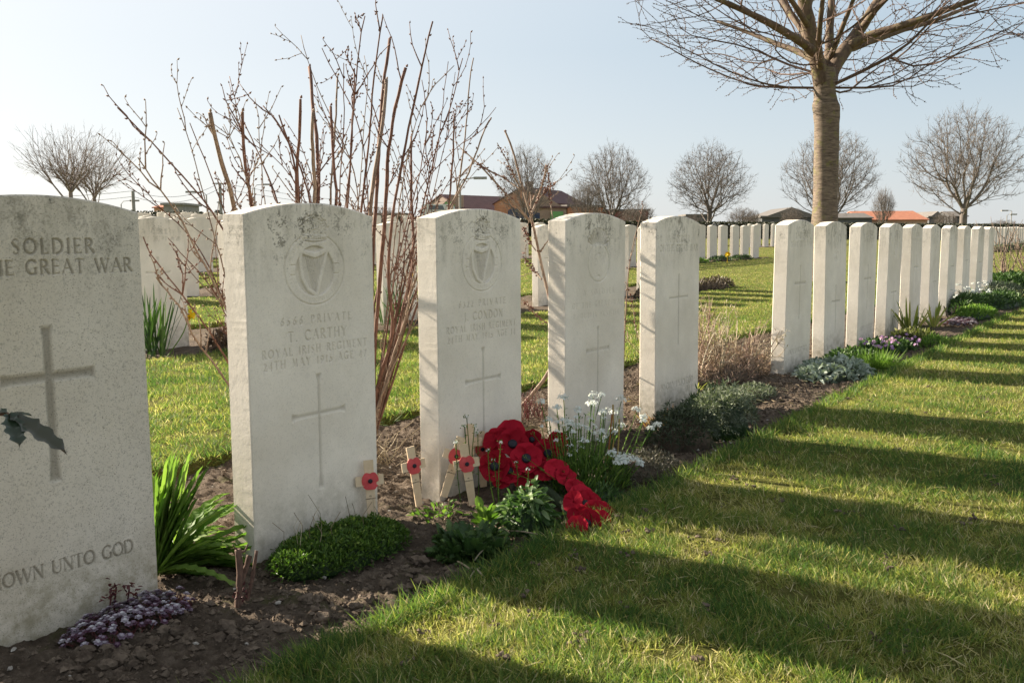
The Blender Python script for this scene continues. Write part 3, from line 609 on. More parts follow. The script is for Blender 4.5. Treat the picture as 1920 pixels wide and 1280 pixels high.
def grass_points(n, r0, r1, half=40., power=2.):
    # density falls with distance from where the photographer stood
    u = RNG.random(n); r = r0*(r1/r0)**u
    a = math.radians(90)+(RNG.random(n)*2-1)*math.radians(half)
    return r*np.cos(a), r*np.sin(a), r
def build_grass():
    x, y, r = grass_points(1000000, 1.30, 32)
    s, w = rc(np.stack([x, y, y*0], 1)); k = ~in_bed(s, w)
    pat = fbm(x*9, y*9, 4, 55); k &= RNG.random(len(x)) < smooth(.22, .36, pat)*.88+.12
    x, y, r, s, w, pat = x[k], y[k], r[k], s[k], w[k], pat[k]
    # cull what the terrain or stones can never show: none; blades widen with distance instead of multiplying
    n = len(x); edge = np.abs(w-.52)
    fr = (edge < .05) & (s > -3.2) & (s < 10.8)
    H = (.013+.018*RNG.random(n)+.014*fbm(x*3, y*3, 2, 60))*np.where(fr, 1.45, 1)*(.7+.3*smooth(.3, .5, pat)); H *= np.clip(.95-.02*r, .5, .95)
    Wd = (.0010+.0009*RNG.random(n))*np.maximum(1, r/2.4)**.8
    a = RNG.random(n)*2*math.pi; lean = np.clip(RNG.normal(.85, .5, n), .08, 2.4)
    tl = vnoise(x*14, y*14, 61)*6.28; D = np.stack([np.cos(a)*lean+.45*np.cos(tl), np.sin(a)*lean+.45*np.sin(tl), np.ones(n)], 1)
    P = np.stack([x, y, elev_sn(s, w)-.003], 1)
    dr = .35*RNG.random(n); nr = r < 4.2
    v, f, _ = leaves(P[nr], D[nr], H[nr]*1.25, Wd[nr], T_BLADE, dr[nr], twist=.9); v2, f2, _ = leaves(P[~nr], D[~nr], H[~nr]*1.2, Wd[~nr]*1.35, T_TRI, 0, twist=.9)
    f2 = f2+len(v); v = np.concatenate([v, v2]); f = np.concatenate([f, f2])
    hue = .06+.46*RNG.random(n)+.50*(fbm(x*2.2, y*2.2, 3, 63)-.5)+.30*smooth(.50, .38, pat)+.50*(RNG.random(n) < .15)
    hue = np.where(fr, hue-.12, hue)+.06*np.clip((r-3)/6, 0, 1)
    o = mk('grass', v, f, M_GRASS, None, False, np.concatenate([np.repeat(np.clip(hue[nr], 0, 1), 5), np.repeat(np.clip(hue[~nr], 0, 1), 3)]), 'stuff')
    tag(o, 'short mown lawn grass between and in front of the rows of graves', 'grass')
    Fv = []; Ff = []; Fa = []; cnt_ = 0
    for k_, a_, b_ in BEDS[:6]:
        for ed in bed_edges(k_):
            if k_ == 0 and ed > 0: continue
            n = int((b_-a_)*(420 if k_ == 0 else 160)); s = a_+RNG.random(n)*(b_-a_); out_ = 1 if ed > k_*ROWN else -1
            w = ed+out_*.01+RNG.normal(0, .014, n); P = B0+RR*s[:, None]+NN*w[:, None]; P[:, 2] = elev_sn(s, w)-.025
            D = rdir(n, .3, 1)-NN*out_*.6*RNG.random((n, 1)); dist = np.hypot(P[:, 0], P[:, 1]); v, f, _ = leaves(P, D, .045+.03*RNG.random(n), .0022*np.maximum(1, dist/2.6)**.9, T_BLADE, .6*RNG.random(n), twist=.9)
            Fv.append(v); Ff.append(f+cnt_); cnt_ += len(v); Fa.append(np.repeat(.1+.5*RNG.random(n), 5))
    tag(mk('edge_grass', np.concatenate(Fv), np.concatenate(Ff), M_GRASS, None, False, np.concatenate(Fa), 'stuff'), 'overhanging grass along the back edges of the planted beds', 'grass')
    # loose longer straws and fringe at the cut edge of the front bed
    n = 5200; s = -1.0+RNG.random(n)**1.4*9; w = .525+RNG.normal(0, .014, n); P = B0+RR*s[:, None]+NN*w[:, None]; P[:, 2] = -.01
    D = rdir(n, .5, 1)+(-NN)*.45*RNG.random((n, 1)); v, f, _ = leaves(P, D, .035+.04*RNG.random(n), .0024+.0008*s, T_BLADE, .5*RNG.random(n), twist=.9)
    n2 = 1800; x, y, r = grass_points(n2, 1.35, 7); s2, w2 = rc(np.stack([x, y, y*0], 1)); k = w2 > .6
    P2 = np.stack([x, y, x*0+.004], 1)[k]; m = len(P2); D2 = rdir(m, .02, .5)
    v2, f2, _ = leaves(P2, D2, .03+.04*RNG.random(m), .0022, T_BLADE, .2, twist=1.)
    o = mk('long_grass', np.concatenate([v, v2]), np.concatenate([f, f2+len(v)]), M_GRASS, None, False, np.concatenate([np.repeat(.1+.45*RNG.random(n), 5), np.repeat(.75+.25*RNG.random(m), 5)]), 'stuff')
    tag(o, 'longer green fringe and loose straws along the cut lawn edge', 'grass')

build_ground(); build_beds(); build_front_row(); build_clods(); build_grass()

# ------------------------------------------------------------------ rows of graves behind
def far_stone(nm):
    return headstone('headstone', .03, [(-.07, .24, .10), (.24, .81, .05)], None, M_STONE_FAR, 3, 0)
ORD = 'first second third fourth fifth sixth seventh eighth ninth tenth eleventh twelfth thirteenth fourteenth fifteenth sixteenth seventeenth eighteenth nineteenth twentieth twenty-first twenty-second twenty-third twenty-fourth twenty-fifth twenty-sixth'.split()
def build_back_rows():
    near = headstone('headstone', .009, COARSE, f_far(0), M_STONE, 40); near2 = headstone('headstone', .009, COARSE, f_far(2), M_STONE_GREEN, 41)
    for o in (near, near2): o.location = (0, 0, -50)
    far = headstone('headstone', .05, [(-.07, .28, .15), (.28, .81, .2)], None, M_STONE_FAR, 3, 0)
    used = set()
    for k, bl in BLOCKS.items():
        for bi, (s0, c, p) in enumerate(bl):
            g = ('headstones of row %s behind' % ('one', 'two', 'three', 'four', 'five', 'six', 'seven')[k-1])+(', far block' if bi else '')
            for i in range(c):
                s = s0+i*p+random.uniform(-.02, .02); n = k*ROWN
                src = (near if i % 2 == 0 else near2) if (k == 1 and bi == 0) else far
                if src in used: o = copy_tree(src)
                else: o = src; used.add(src)
                put_stone(o, s, n+random.uniform(-.012, .012), random.uniform(-1, 1), float(elev_sn(s, n)), random.uniform(-.6, .6))
                o.scale = (1, 1, random.uniform(.985, 1.015))
                tag(o, f"{ORD[i]} headstone from the left in {'the far block of ' if bi else ''}the {ORD[k-1]} row back", 'headstone', g)
                if k == 1 and bi == 0 and i == 0: tag(o, 'mossy topped headstone behind the daffodils, seen left of the harp badge stone', 'headstone', g)
build_back_rows()
#---END1

# ------------------------------------------------------------------ woody plants
def bark(name, c1, c2, scale=60, band=False, lich=None):
    m, nt, b, o = newmat(name); b.inputs['Roughness'].default_value = .8; b.inputs['Specular IOR Level'].default_value = .25
    tc = N_(nt, 'ShaderNodeTexCoord').outputs['Object']
    mp = N_(nt, 'ShaderNodeMapping'); mp.inputs['Scale'].default_value = (.8, .8, 5 if band else .35); nt.links.new(tc, mp.inputs['Vector'])
    n = noise(nt, mp.outputs[0], scale, 6, .7); col = ramp(nt, n, [(.32, c1), (.66, c2)])
    if lich: col = mix(nt, ramp(nt, noise(nt, tc, 7, 5, .7), [(.53, 0.), (.63, .75)]), col, lich)
    nt.links.new(col, b.inputs['Base Color']); bump(nt, n, .012 if band else .0015, b, .9); return m
M_STEM = bark('red_brown_bark', (.070, .032, .024), (.19, .10, .07), 90)
M_STEM2 = bark('grey_brown_bark', (.12, .08, .06), (.28, .21, .155), 90)
M_CANE = bark('old_rose_wood', (.055, .032, .024), (.16, .095, .07), 120)
M_BUD = simple('bud_scales', (.15, .055, .032), .6, (.07, .03, .02), 200)
M_CHERRY = bark('cherry_bark', (.050, .035, .026), (.215, .165, .12), 9, True, (.15, .14, .045))
M_LIMB = bark('cherry_limb_bark', (.055, .036, .026), (.16, .115, .08), 14, False, (.15, .135, .05))
M_LIME = bark('lime_bark', (.10, .083, .072), (.185, .158, .138), 6)
M_LIME2 = bark('tall_twig_bark', (.15, .115, .10), (.24, .195, .17), 6)
M_TWIG = bark('cherry_twig_bark', (.060, .036, .028), (.13, .085, .065), 40)

def bud(mb, P, D, L, R, var=None):
    D = unit(D); A = unit(np.cross(D, [.3, .8, .5])); B = np.cross(D, A)
    mid = P+D*L*.4
    v = [P, mid+A*R, mid+B*R, mid-A*R, mid-B*R, P+D*L]
    mb.add(v, [(0, 2, 1), (0, 3, 2), (0, 4, 3), (0, 1, 4), (5, 1, 2), (5, 2, 3), (5, 3, 4), (5, 4, 1)], var)
def bend(pts, n):
    P = np.asarray(pts, float)
    if len(P) == 2: P = np.array([P[0], P.mean(0)+np.linalg.norm(P[1]-P[0])*RNG.normal(0, .02, 3), P[1]])
    L = np.r_[0, np.cumsum(np.linalg.norm(np.diff(P, axis=0), axis=1))]; t = np.linspace(0, L[-1], n)
    out = np.stack([np.interp(t, L, P[:, i]) for i in range(3)], 1)
    for _ in range(3): out[1:-1] = (out[:-2]+2*out[1:-1]+out[2:])/4
    return out
def twig(mb, P0, D, L, r, buds=True, depth=0, step=.03):
    n = max(4, int(L/.035)); Q = [np.array(P0, float)]; d = unit(D)
    for i in range(n):
        d = unit(d+RNG.normal(0, .13, 3)+np.array([0, 0, .10])); Q.append(Q[-1]+d*L/n)
        if buds: bud(mb, Q[-1], unit(d+RNG.normal(0, .5, 3)), .013, .0032)
    mb.tube(np.array(Q), np.linspace(r, max(.0009, r*.45), len(Q)), 5)
    if depth:
        for _ in range(depth):
            j = random.randrange(1, len(Q)-1); twig(mb, Q[j], unit(unit(Q[j]-Q[j-1])+RNG.normal(0, .55, 3)), L*random.uniform(.3, .6), r*.6, buds, 0)

def build_bare_shrub():
    root = empty('bare_shrub', RC(.55, -.62), 0, 'tall bare red-brown shrub with cut-off stems behind the harp badge headstones', 'shrub')
    inv = np.array(root.location)
    # traced shoots: (radius, side twigs, [points from the top down, in 1920-px picture units])
    T = [(.0085, 3, [(394, 212), (410, 283), (430, 347), (440, 400)]), (.0068, 4, [(456, 211), (460, 269), (467, 340), (475, 388)]),
         (.0085, 3, [(580, 125), (584, 184), (595, 248), (597, 381)]), (.0075, 2, [(587, 212), (589, 381)]), (.0062, 3, [(565, 186), (561, 269), (554, 294), (559, 381)]),
         (.0065, 1, [(620, 200), (623, 283), (625, 384)]), (.0045, 2, [(634, 143), (632, 241), (626, 301), (622, 384)]), (.0060, 3, [(718, 28), (703, 142), (697, 248), (685, 388)]),
         (.0090, 2, [(730, 74), (720, 152), (708, 283), (702, 407), (697, 560)]), (.0088, 2, [(724, 150), (717, 220), (703, 301), (694, 400)]), (.0080, 3, [(759, 126), (738, 205), (728, 301), (722, 420), (712, 560), (703, 660)]),
         (.0075, 4, [(812, 40), (784, 152), (766, 248), (749, 347), (735, 420), (727, 500), (729, 560), (746, 607), (728, 670), (707, 712)]), (.0055, 4, [(887, 108), (878, 159), (873, 248), (862, 343), (846, 400), (810, 470), (780, 545), (745, 640)]),
         (.0045, 1, [(851, 222), (850, 308), (846, 368), (838, 420), (800, 520)]), (.0062, 5, [(769, 255), (768, 319), (772, 420), (772, 450), (767, 517), (758, 572), (744, 655), (712, 760)]),
         (.0034, 5, [(563, 67), (577, 122), (618, 212), (650, 266), (668, 330), (676, 400)]), (.0034, 3, [(605, 90), (635, 166), (664, 209), (682, 300), (690, 400)]),
         (.0048, 5, [(685, 30), (673, 99), (669, 170), (664, 230), (657, 319), (655, 390)]), (.0030, 3, [(683, 104), (697, 142), (690, 200), (680, 300), (674, 390)]), (.0070, 2, [(665, 130), (668, 170), (664, 260), (652, 388)]),
         (.0034, 6, [(431, 143), (444, 198), (453, 230), (462, 300), (472, 390)]), (.0028, 5, [(419, 234), (451, 294), (469, 354), (478, 395)]), (.0056, 4, [(492, 200), (543, 269), (572, 329), (586, 379)]),
         (.0052, 4, [(458, 227), (490, 294), (524, 382)]), (.0032, 5, [(476, 184), (485, 248), (494, 384)]), (.0066, 3, [(522, 214), (536, 255), (550, 308), (556, 385)]), (.0030, 5, [(533, 220), (554, 255), (579, 297), (600, 385)]),
         (.0034, 4, [(332, 204), (359, 262), (373, 319), (394, 416), (425, 520)]), (.0034, 4, [(354, 230), (373, 283), (402, 358), (419, 400), (445, 480)]), (.0046, 9, [(220, 200), (270, 253), (321, 305), (367, 356), (415, 422), (455, 500)]),
         (.0052, 9, [(261, 298), (284, 340), (316, 367), (332, 399), (353, 438), (391, 511), (419, 567), (450, 640)]), (.0034, 6, [(266, 351), (289, 390), (348, 431), (391, 500), (430, 590)]),
         (.0044, 6, [(268, 446), (279, 477), (322, 524), (363, 580), (397, 633), (424, 671), (450, 720)]), (.0050, 6, [(291, 524), (338, 580), (360, 642), (394, 680), (426, 717), (455, 760)]), (.0034, 5, [(313, 446), (341, 480), (382, 517), (410, 558), (440, 620)]),
         (.0030, 4, [(928, 202), (912, 227), (858, 273), (823, 308), (780, 360), (760, 440), (752, 540)]), (.0068, 4, [(919, 220), (894, 269), (880, 319), (841, 390), (800, 470), (775, 540), (742, 630), (708, 745)]),
         (.0044, 6, [(869, 110), (855, 184), (827, 248), (812, 319), (793, 400), (770, 500), (748, 590)]), (.0030, 4, [(839, 115), (832, 170), (827, 227), (815, 310), (790, 410), (765, 520)]), (.0034, 4, [(851, 122), (827, 149), (791, 177), (775, 240), (755, 360), (740, 470)]),
         (.0034, 5, [(790, 150), (800, 215), (792, 290), (775, 350), (752, 430), (735, 520)]), (.0034, 5, [(645, 120), (652, 200), (640, 290), (642, 388)]), (.0030, 5, [(720, 230), (742, 290), (760, 360), (748, 460)]), (.0030, 4, [(885, 255), (860, 300), (830, 350), (795, 430), (760, 540)]),
         (.0075, 1, [(775, 440), (768, 520), (752, 600), (722, 700), (704, 770)]), (.0065, 1, [(779, 500), (765, 580), (740, 660), (712, 750)]), (.0060, 1, [(720, 470), (708, 540), (700, 600)]), (.0058, 2, [(752, 520), (742, 590), (720, 680), (706, 740)]), (.0055, 2, [(775, 600), (757, 640), (735, 690), (708, 760)])]
    for _ in range(7):
        r0, k0, p0 = random.choice([q for q in T[:49] if q[0] < .006 and q[2][-1][0] > 470]); dx = random.gauss(0, 26); dy = random.uniform(-20, 70); T.append((random.uniform(.0022, .0034), random.randint(3, 6), [(x+dx*(1-q/len(p0)), y+dy*(1-q/len(p0))) for q, (x, y) in enumerate(p0)]))
    cut = {0, 1, 2, 3, 4, 5, 6, 8, 9, 10, 13, 14}
    for i, (r, k, px) in enumerate(T):
        x_, y_ = px[-1]; right = x_ > 640 and y_ > 440 or x_ > 690
        bx = 560+(x_-560)*.45 if not right else 696+(x_-700)*.1; bx = min(bx, 697)
        bd = 2.95+max(0, (bx-480)/215)*.50
        tip = bd+random.uniform(-.22, .30)-(.25 if px[0][0] < 420 else 0)
        n = len(px); P = [V(x, y, tip+(bd-tip)*j/n) for j, (x, y) in enumerate(px)]
        g = V(bx, 820 if not right else 800, bd); g[2] = -.03; P.append(g)
        Q = bend(P, 30); mb = MB(); m = len(Q); Q = Q+np.cumsum(RNG.normal(0, .0022, (m, 3)), 0)*np.linspace(1, 0, m)[:, None]; L = np.linalg.norm(np.diff(Q, axis=0), axis=1).sum()
        rad = r*(np.linspace(.78 if i in cut else .42, 1.15, m)); Q0 = Q-inv
        rad *= .92; mb.tube(Q0, rad*(1+.06*RNG.normal(0, 1, m)), 7)
        for j in range(1, m-4, 2 if r > .005 else 1):
            d = unit(Q[j]-Q[j+1]); sd = unit(np.cross(d, RNG.normal(0, 1, 3)))
            if random.random() < .8: bud(mb, Q0[j]+sd*rad[j]*.7, unit(d*.8+sd*.7), .013, .0036)
        if i in cut: bud(mb, Q0[0]+unit(Q[0]-Q[1])*.001, unit(unit(Q[0]-Q[1])+[.5, 0, .2]), .014, .005)
        for _ in range(int(k*(1.0 if px[-1][0] > 470 else .8))):
            j = random.randrange(1, int(m*.62)); d = unit(Q[j]-Q[j+1]); sd = unit(np.cross(d, [random.gauss(0, .4), 1, random.gauss(0, .4)]))*random.choice((-1, 1))
            twig(mb, Q0[j], unit(d*1.0+sd*random.uniform(.4, .9)+[0, 0, .25]), random.uniform(.07, .24), min(r*.55, .0026), True, random.choice((0, 1, 2)))
        mb.build('stem', M_STEM if i % 3 else M_STEM2, root, True)
build_bare_shrub()

def traced_plant(name, label, cat, base, traces, d, mats, clusters=0, tw=3, dbase=None):
    root = empty(name, base, 0, label, cat); inv = np.array(base)
    for i, (r, px) in enumerate(traces):
        P = [V(x, y, d+random.uniform(-.06, .06)) for x, y in px]
        if dbase is not None and i == 0: P.append(np.array(base)+[0, 0, -.03])
        Q = bend(P, 22)-inv; mb = MB(); mb.tube(Q, np.linspace(r*.45, r, len(Q)), 6); bb = MB()
        for j in range(0, len(Q)-6):
            dd = unit(Q[j]-Q[j+1])
            for _ in range(clusters if random.random() < .75 else 0): bud(bb, Q[j]+RNG.normal(0, .004, 3), unit(dd+RNG.normal(0, .8, 3)), .013, .0045)
        for _ in range(tw):
            j = random.randrange(0, 14); twig(mb, Q[j], unit(unit(Q[j]-Q[j+1])+RNG.normal(0, .5, 3)), random.uniform(.05, .16), r*.4, True)
        mb.build('branch', mats[0], root, True)
        if bb.n: bb.build('buds', mats[1], root, False, 'stuff')
traced_plant('budding_sapling', 'thin sapling with clustered dark red buds between the wreath stone and the grenade badge stone', 'sapling', RC(1.62, -.60, -.02),
    [(.009, [(947, 246), (960, 264), (968, 306), (979, 355), (996, 402), (1005, 439), (1010, 480), (1022, 526), (1040, 600), (1050, 680)]), (.006, [(869, 282), (901, 311), (929, 342), (958, 374), (997, 418)]),
     (.005, [(1024, 308), (1020, 337), (1007, 376), (996, 402)]), (.004, [(898, 308), (916, 319), (947, 335), (977, 356)]), (.0035, [(932, 268), (950, 300), (964, 330), (975, 352)]), (.003, [(1040, 345), (1026, 352), (1012, 372)]),
     (.0032, [(981, 480), (995, 500), (1016, 524)]), (.0030, [(983, 430), (990, 450), (1005, 470)]), (.0028, [(1027, 312), (1030, 360), (1036, 410)]), (.003, [(985, 568), (1005, 590), (1045, 620)])], 4.05, (M_STEM2, M_BUD), 3, 2, True)
traced_plant('thin_budded_shoot', 'single thin shoot with buds rising in the gap beside the grenade badge stone', 'sapling', RC(2.35, -.45, -.02),
    [(.0045, [(1206, 384), (1197, 420), (1186, 462), (1179, 495), (1172, 600), (1168, 700)]), (.0022, [(1178, 545), (1184, 560), (1190, 600), (1196, 640)])], 4.75, (M_STEM2, M_BUD), 2, 1, True)

def mst(pts, seeds, bf):
    """greedy tree: joins every point to the tree so that wire and path to the foot stay short"""
    P = np.concatenate([seeds, pts]); n = len(P); k = len(seeds)
    par = np.full(n, -1); path = np.zeros(n)
    for i in range(1, k): par[i] = i-1; path[i] = path[i-1]+np.linalg.norm(P[i]-P[i-1])
    best = np.full(n, np.inf); bp = np.zeros(n, int)
    def relax(j):
        dd = np.linalg.norm(P-P[j], axis=1)+bf*path[j]; m = dd < best; best[m] = dd[m]; bp[m] = j
    for j in range(k): relax(j)
    done = np.zeros(n, bool); done[:k] = True; order = list(range(k))
    for _ in range(n-k):
        b = np.where(done, np.inf, best); i = int(b.argmin()); done[i] = True; par[i] = bp[i]; path[i] = path[bp[i]]+np.linalg.norm(P[i]-P[bp[i]]); order.append(i); relax(i)
    return P, par, order
def tree_mesh(P, par, order, rmin, rmax, ex=2.3, k=4, smooth_n=2, jit=0., buds=0.):
    n = len(P); w = np.zeros(n)
    ch = [[] for _ in range(n)]
    for i in order:
        if par[i] >= 0: ch[par[i]].append(i)
    for i in reversed(order): w[i] = (1 if not ch[i] else 0)+sum(w[c] for c in ch[i])
    r = np.maximum(rmin, rmax*(w/w[order[0]])**(1/ex))
    main = [max(c, key=lambda q: w[q]) if c else -1 for c in ch]
    for _ in range(smooth_n):
        Q = P.copy()
        for i in range(n):
            if par[i] >= 0 and main[i] >= 0: Q[i] = P[i]*.5+.25*(P[par[i]]+P[main[i]])
        P = Q
    mb = MB(); st = [(order[0], -1)]
    heads = [order[0]]+[c for i in range(n) for c in ch[i] if c != main[i]]
    for h in heads:
        c = [par[h]] if par[h] >= 0 else []
        i = h
        while i != -1: c.append(i); i = main[i]
        if len(c) < 2: continue
        Q = P[c].copy(); rr_ = r[c].copy(); rr_[0] = min(rr_[0], rr_[1]*1.25); rr_[-1] *= .6
        if jit: Q[1:] += RNG.normal(0, jit, (len(Q)-1, 3))
        mb.tube(Q, rr_, 8 if rr_[0] > rmax*.35 else k, cap=False)
        if buds:
            for q in range(1, len(Q)):
                for _ in range(2):
                    t = random.random(); bud(mb, Q[q]*t+Q[q-1]*(1-t), RNG.normal(0, 1, 3)+unit(Q[q]-Q[q-1]), buds, buds*.3)
    return mb
def crown_points(n, cz, rx, rz, low=-1., shape=1.):
    out = []
    while len(out) < n:
        u = RNG.normal(0, 1, 3); u /= np.linalg.norm(u); t = RNG.random()**.42
        p = u*t*(1+.12*math.sin(5*math.atan2(u[1], u[0])+2*u[2]))
        if p[2] < low: continue
        sh = 1-shape*.25*max(0, p[2])
        out.append((p[0]*rx*sh, p[1]*rx*sh, cz+p[2]*rz))
    return np.array(out)
def lime(seed, n=1300, h=10., rx=4.6, trunk=1.9, bf=.55):
    global RNG; keep = RNG; RNG = np.random.default_rng(seed); cz = trunk+(h-trunk)*.50
    pts = crown_points(n, cz, rx, (h-trunk)*.50); pts = pts[pts[:, 2] > trunk*.8+.05*np.hypot(pts[:, 0], pts[:, 1])]
    seeds = np.array([[0, 0, z] for z in np.linspace(-.3, trunk*1.25, 6)]); P, par, order = mst(pts, seeds, bf)
    # short upswept end twigs on every outer node
    mb = tree_mesh(P, par, order, .016, .30*h/10, 2.0, 4, 2)
    for i in order[len(seeds):]:
        d = unit(P[i]-P[par[i]])
        for _ in range(5):
            dd = unit(d*.8+RNG.normal(0, .5, 3)+np.array([0, 0, .2])); L = random.uniform(.3, .75)
            Q = np.array([P[i], P[i]+dd*L*.5, P[i]+unit(dd+np.array([0, 0, .15]))*L]); mb.tube(Q, [.009, .006, .004], 3, cap=False)
    RNG = keep; return mb
def place_tree(name, mb_or_o, px, d, z, rot, sc, label, cat, group, mat=None):
    P = V(px, 440, d); P[2] = z
    if isinstance(mb_or_o, MB): o = mb_or_o.build(name, mat, None, True); o.data.name = 'tree'
    else: o = mb_or_o.copy(); COL.objects.link(o)
    o.location = P; o.rotation_euler = (0, 0, rot); o.scale = (sc[0], sc[0], sc[1]); return tag(o, label, cat, group)
def split_tree(mb_fn, *a):
    pass
def build_far_trees():
    zf = .9
    A = lime(3, 1500, rx=5.1, trunk=1.9, bf=.5); B = lime(8, 1500, rx=4.7, trunk=1.9, bf=.42); C_ = lime(21, 1500, rx=5.1, trunk=1.9, bf=.55)
    g = 'round bare lime trees beyond the hedge'
    a = place_tree('lime_tree', A, 1805, 86, zf, .3, (1.08, 1.12), 'round bare lime tree at the far right, largest of the row', 'tree', g, M_LIME)
    b = place_tree('lime_tree', B, 1330, 106, zf, 2.2, (1.0, 1.02), 'round bare lime tree standing clear between the farm and the cherry trunk', 'tree', g, M_LIME)
    c = place_tree('lime_tree', C_, 1556, 100, zf, 1.2, (1.0, 1.08), 'round bare lime tree half hidden by the near cherry trunk', 'tree', g, M_LIME)
    place_tree('lime_tree', a, 1146, 108, zf, 4.1, (.86, 1.03), 'round bare lime tree in front of the low brick annexe', 'tree', g)
    place_tree('lime_tree', c, 985, 108, zf, .5, (.70, 1.04), 'round bare lime tree in front of the farm house gable', 'tree', g)
    S1 = lime(31, 520, 6., 2.4, 1.6, .9)
    s1 = place_tree('small_tree', S1, 1100, 98, zf, .5, (.85, .92), 'smaller bare tree with a short trunk before the orange barn wall', 'tree', None, M_LIME)
    place_tree('small_tree', s1, 1655, 92, zf, 2.5, (.48, .72), 'small thin bare tree in front of the orange tiled roof', 'tree', None)
    place_tree('small_tree', s1, 1195, 125, zf-.9, 1.5, (1.1, .86), 'low spreading bare tree behind the low brick annexe', 'tree', None)
    for px, d, sc, sz, l in ((1390, 120, .8, .62, 'bare thicket just right of the clear standing lime'), (1300, 124, .55, .5, 'bare scrub low behind the clear standing lime'), (1485, 128, .75, .65, 'bare scrub over the dark gabled barn'), (1772, 120, .7, .5, 'bare scrub beside the small far house'),
                             (1412, 118, .45, .55, 'dark dense little tree at the edge of the bare thicket'), (1880, 190, 1.3, .5, 'hazy far scrub at the right below the lamps'), (1240, 170, .8, .42, 'bushy scrub right of the farm annexe'),
                             (430, 150, .9, .62, 'hazy bare tree behind the utility pole'), (300, 190, 1.2, .5, 'hazy far trees behind the hedge at the left'), (215, 210, .8, .5, 'hazy far tree beyond the first gravestone'), (720, 140, 1.2, .8, 'hazy bare tree behind the cut shrub stems')):
        place_tree('bare_scrub', s1, px, d, zf-.3, random.random()*6, (sc, sz), l, 'tree', None)
    # two vase-shaped trees at the left
    def vase(seed):
        global RNG; keep = RNG; RNG = np.random.default_rng(seed); pts = []
        while len(pts) < 760:
            t = RNG.random()**.6; az = RNG.random()*6.283; z = 1.45+t*3.6*(.35+.65*RNG.random()); r = 2.75*t**.9*RNG.random()**.42*(.55+.45*min(1, (z-1.2)/2.))
            pts.append((r*math.cos(az), r*math.sin(az), z-.18*r))
        P, par, order = mst(np.array(pts), np.array([[0, 0, z] for z in np.linspace(-.3, 1.35, 5)]), .75)
        mb = tree_mesh(P, par, order, .0075, .115, 2.1, 4, 2)
        for i in order[5:]:
            d = unit(P[i]-P[par[i]])
            for _ in range(2):
                L = random.uniform(.2, .5); dd = unit(d+RNG.normal(0, .3, 3)); mb.tube(np.array([P[i], P[i]+dd*L]), [.006, .003], 3, cap=False)
        RNG = keep; return mb
    place_tree('vase_shaped_tree', vase(5), 137, 42, 1.75, 0, (.84, .86), 'left one of two bare fan-shaped trees above the dark first headstone', 'tree', 'two bare fan-shaped trees at the left', M_LIME2)
    place_tree('vase_shaped_tree', vase(6), 181, 45, 1.6, 1, (.84, .86), 'right one of two bare fan-shaped trees above the dark first headstone', 'tree', 'two bare fan-shaped trees at the left', M_LIME2)
build_far_trees()

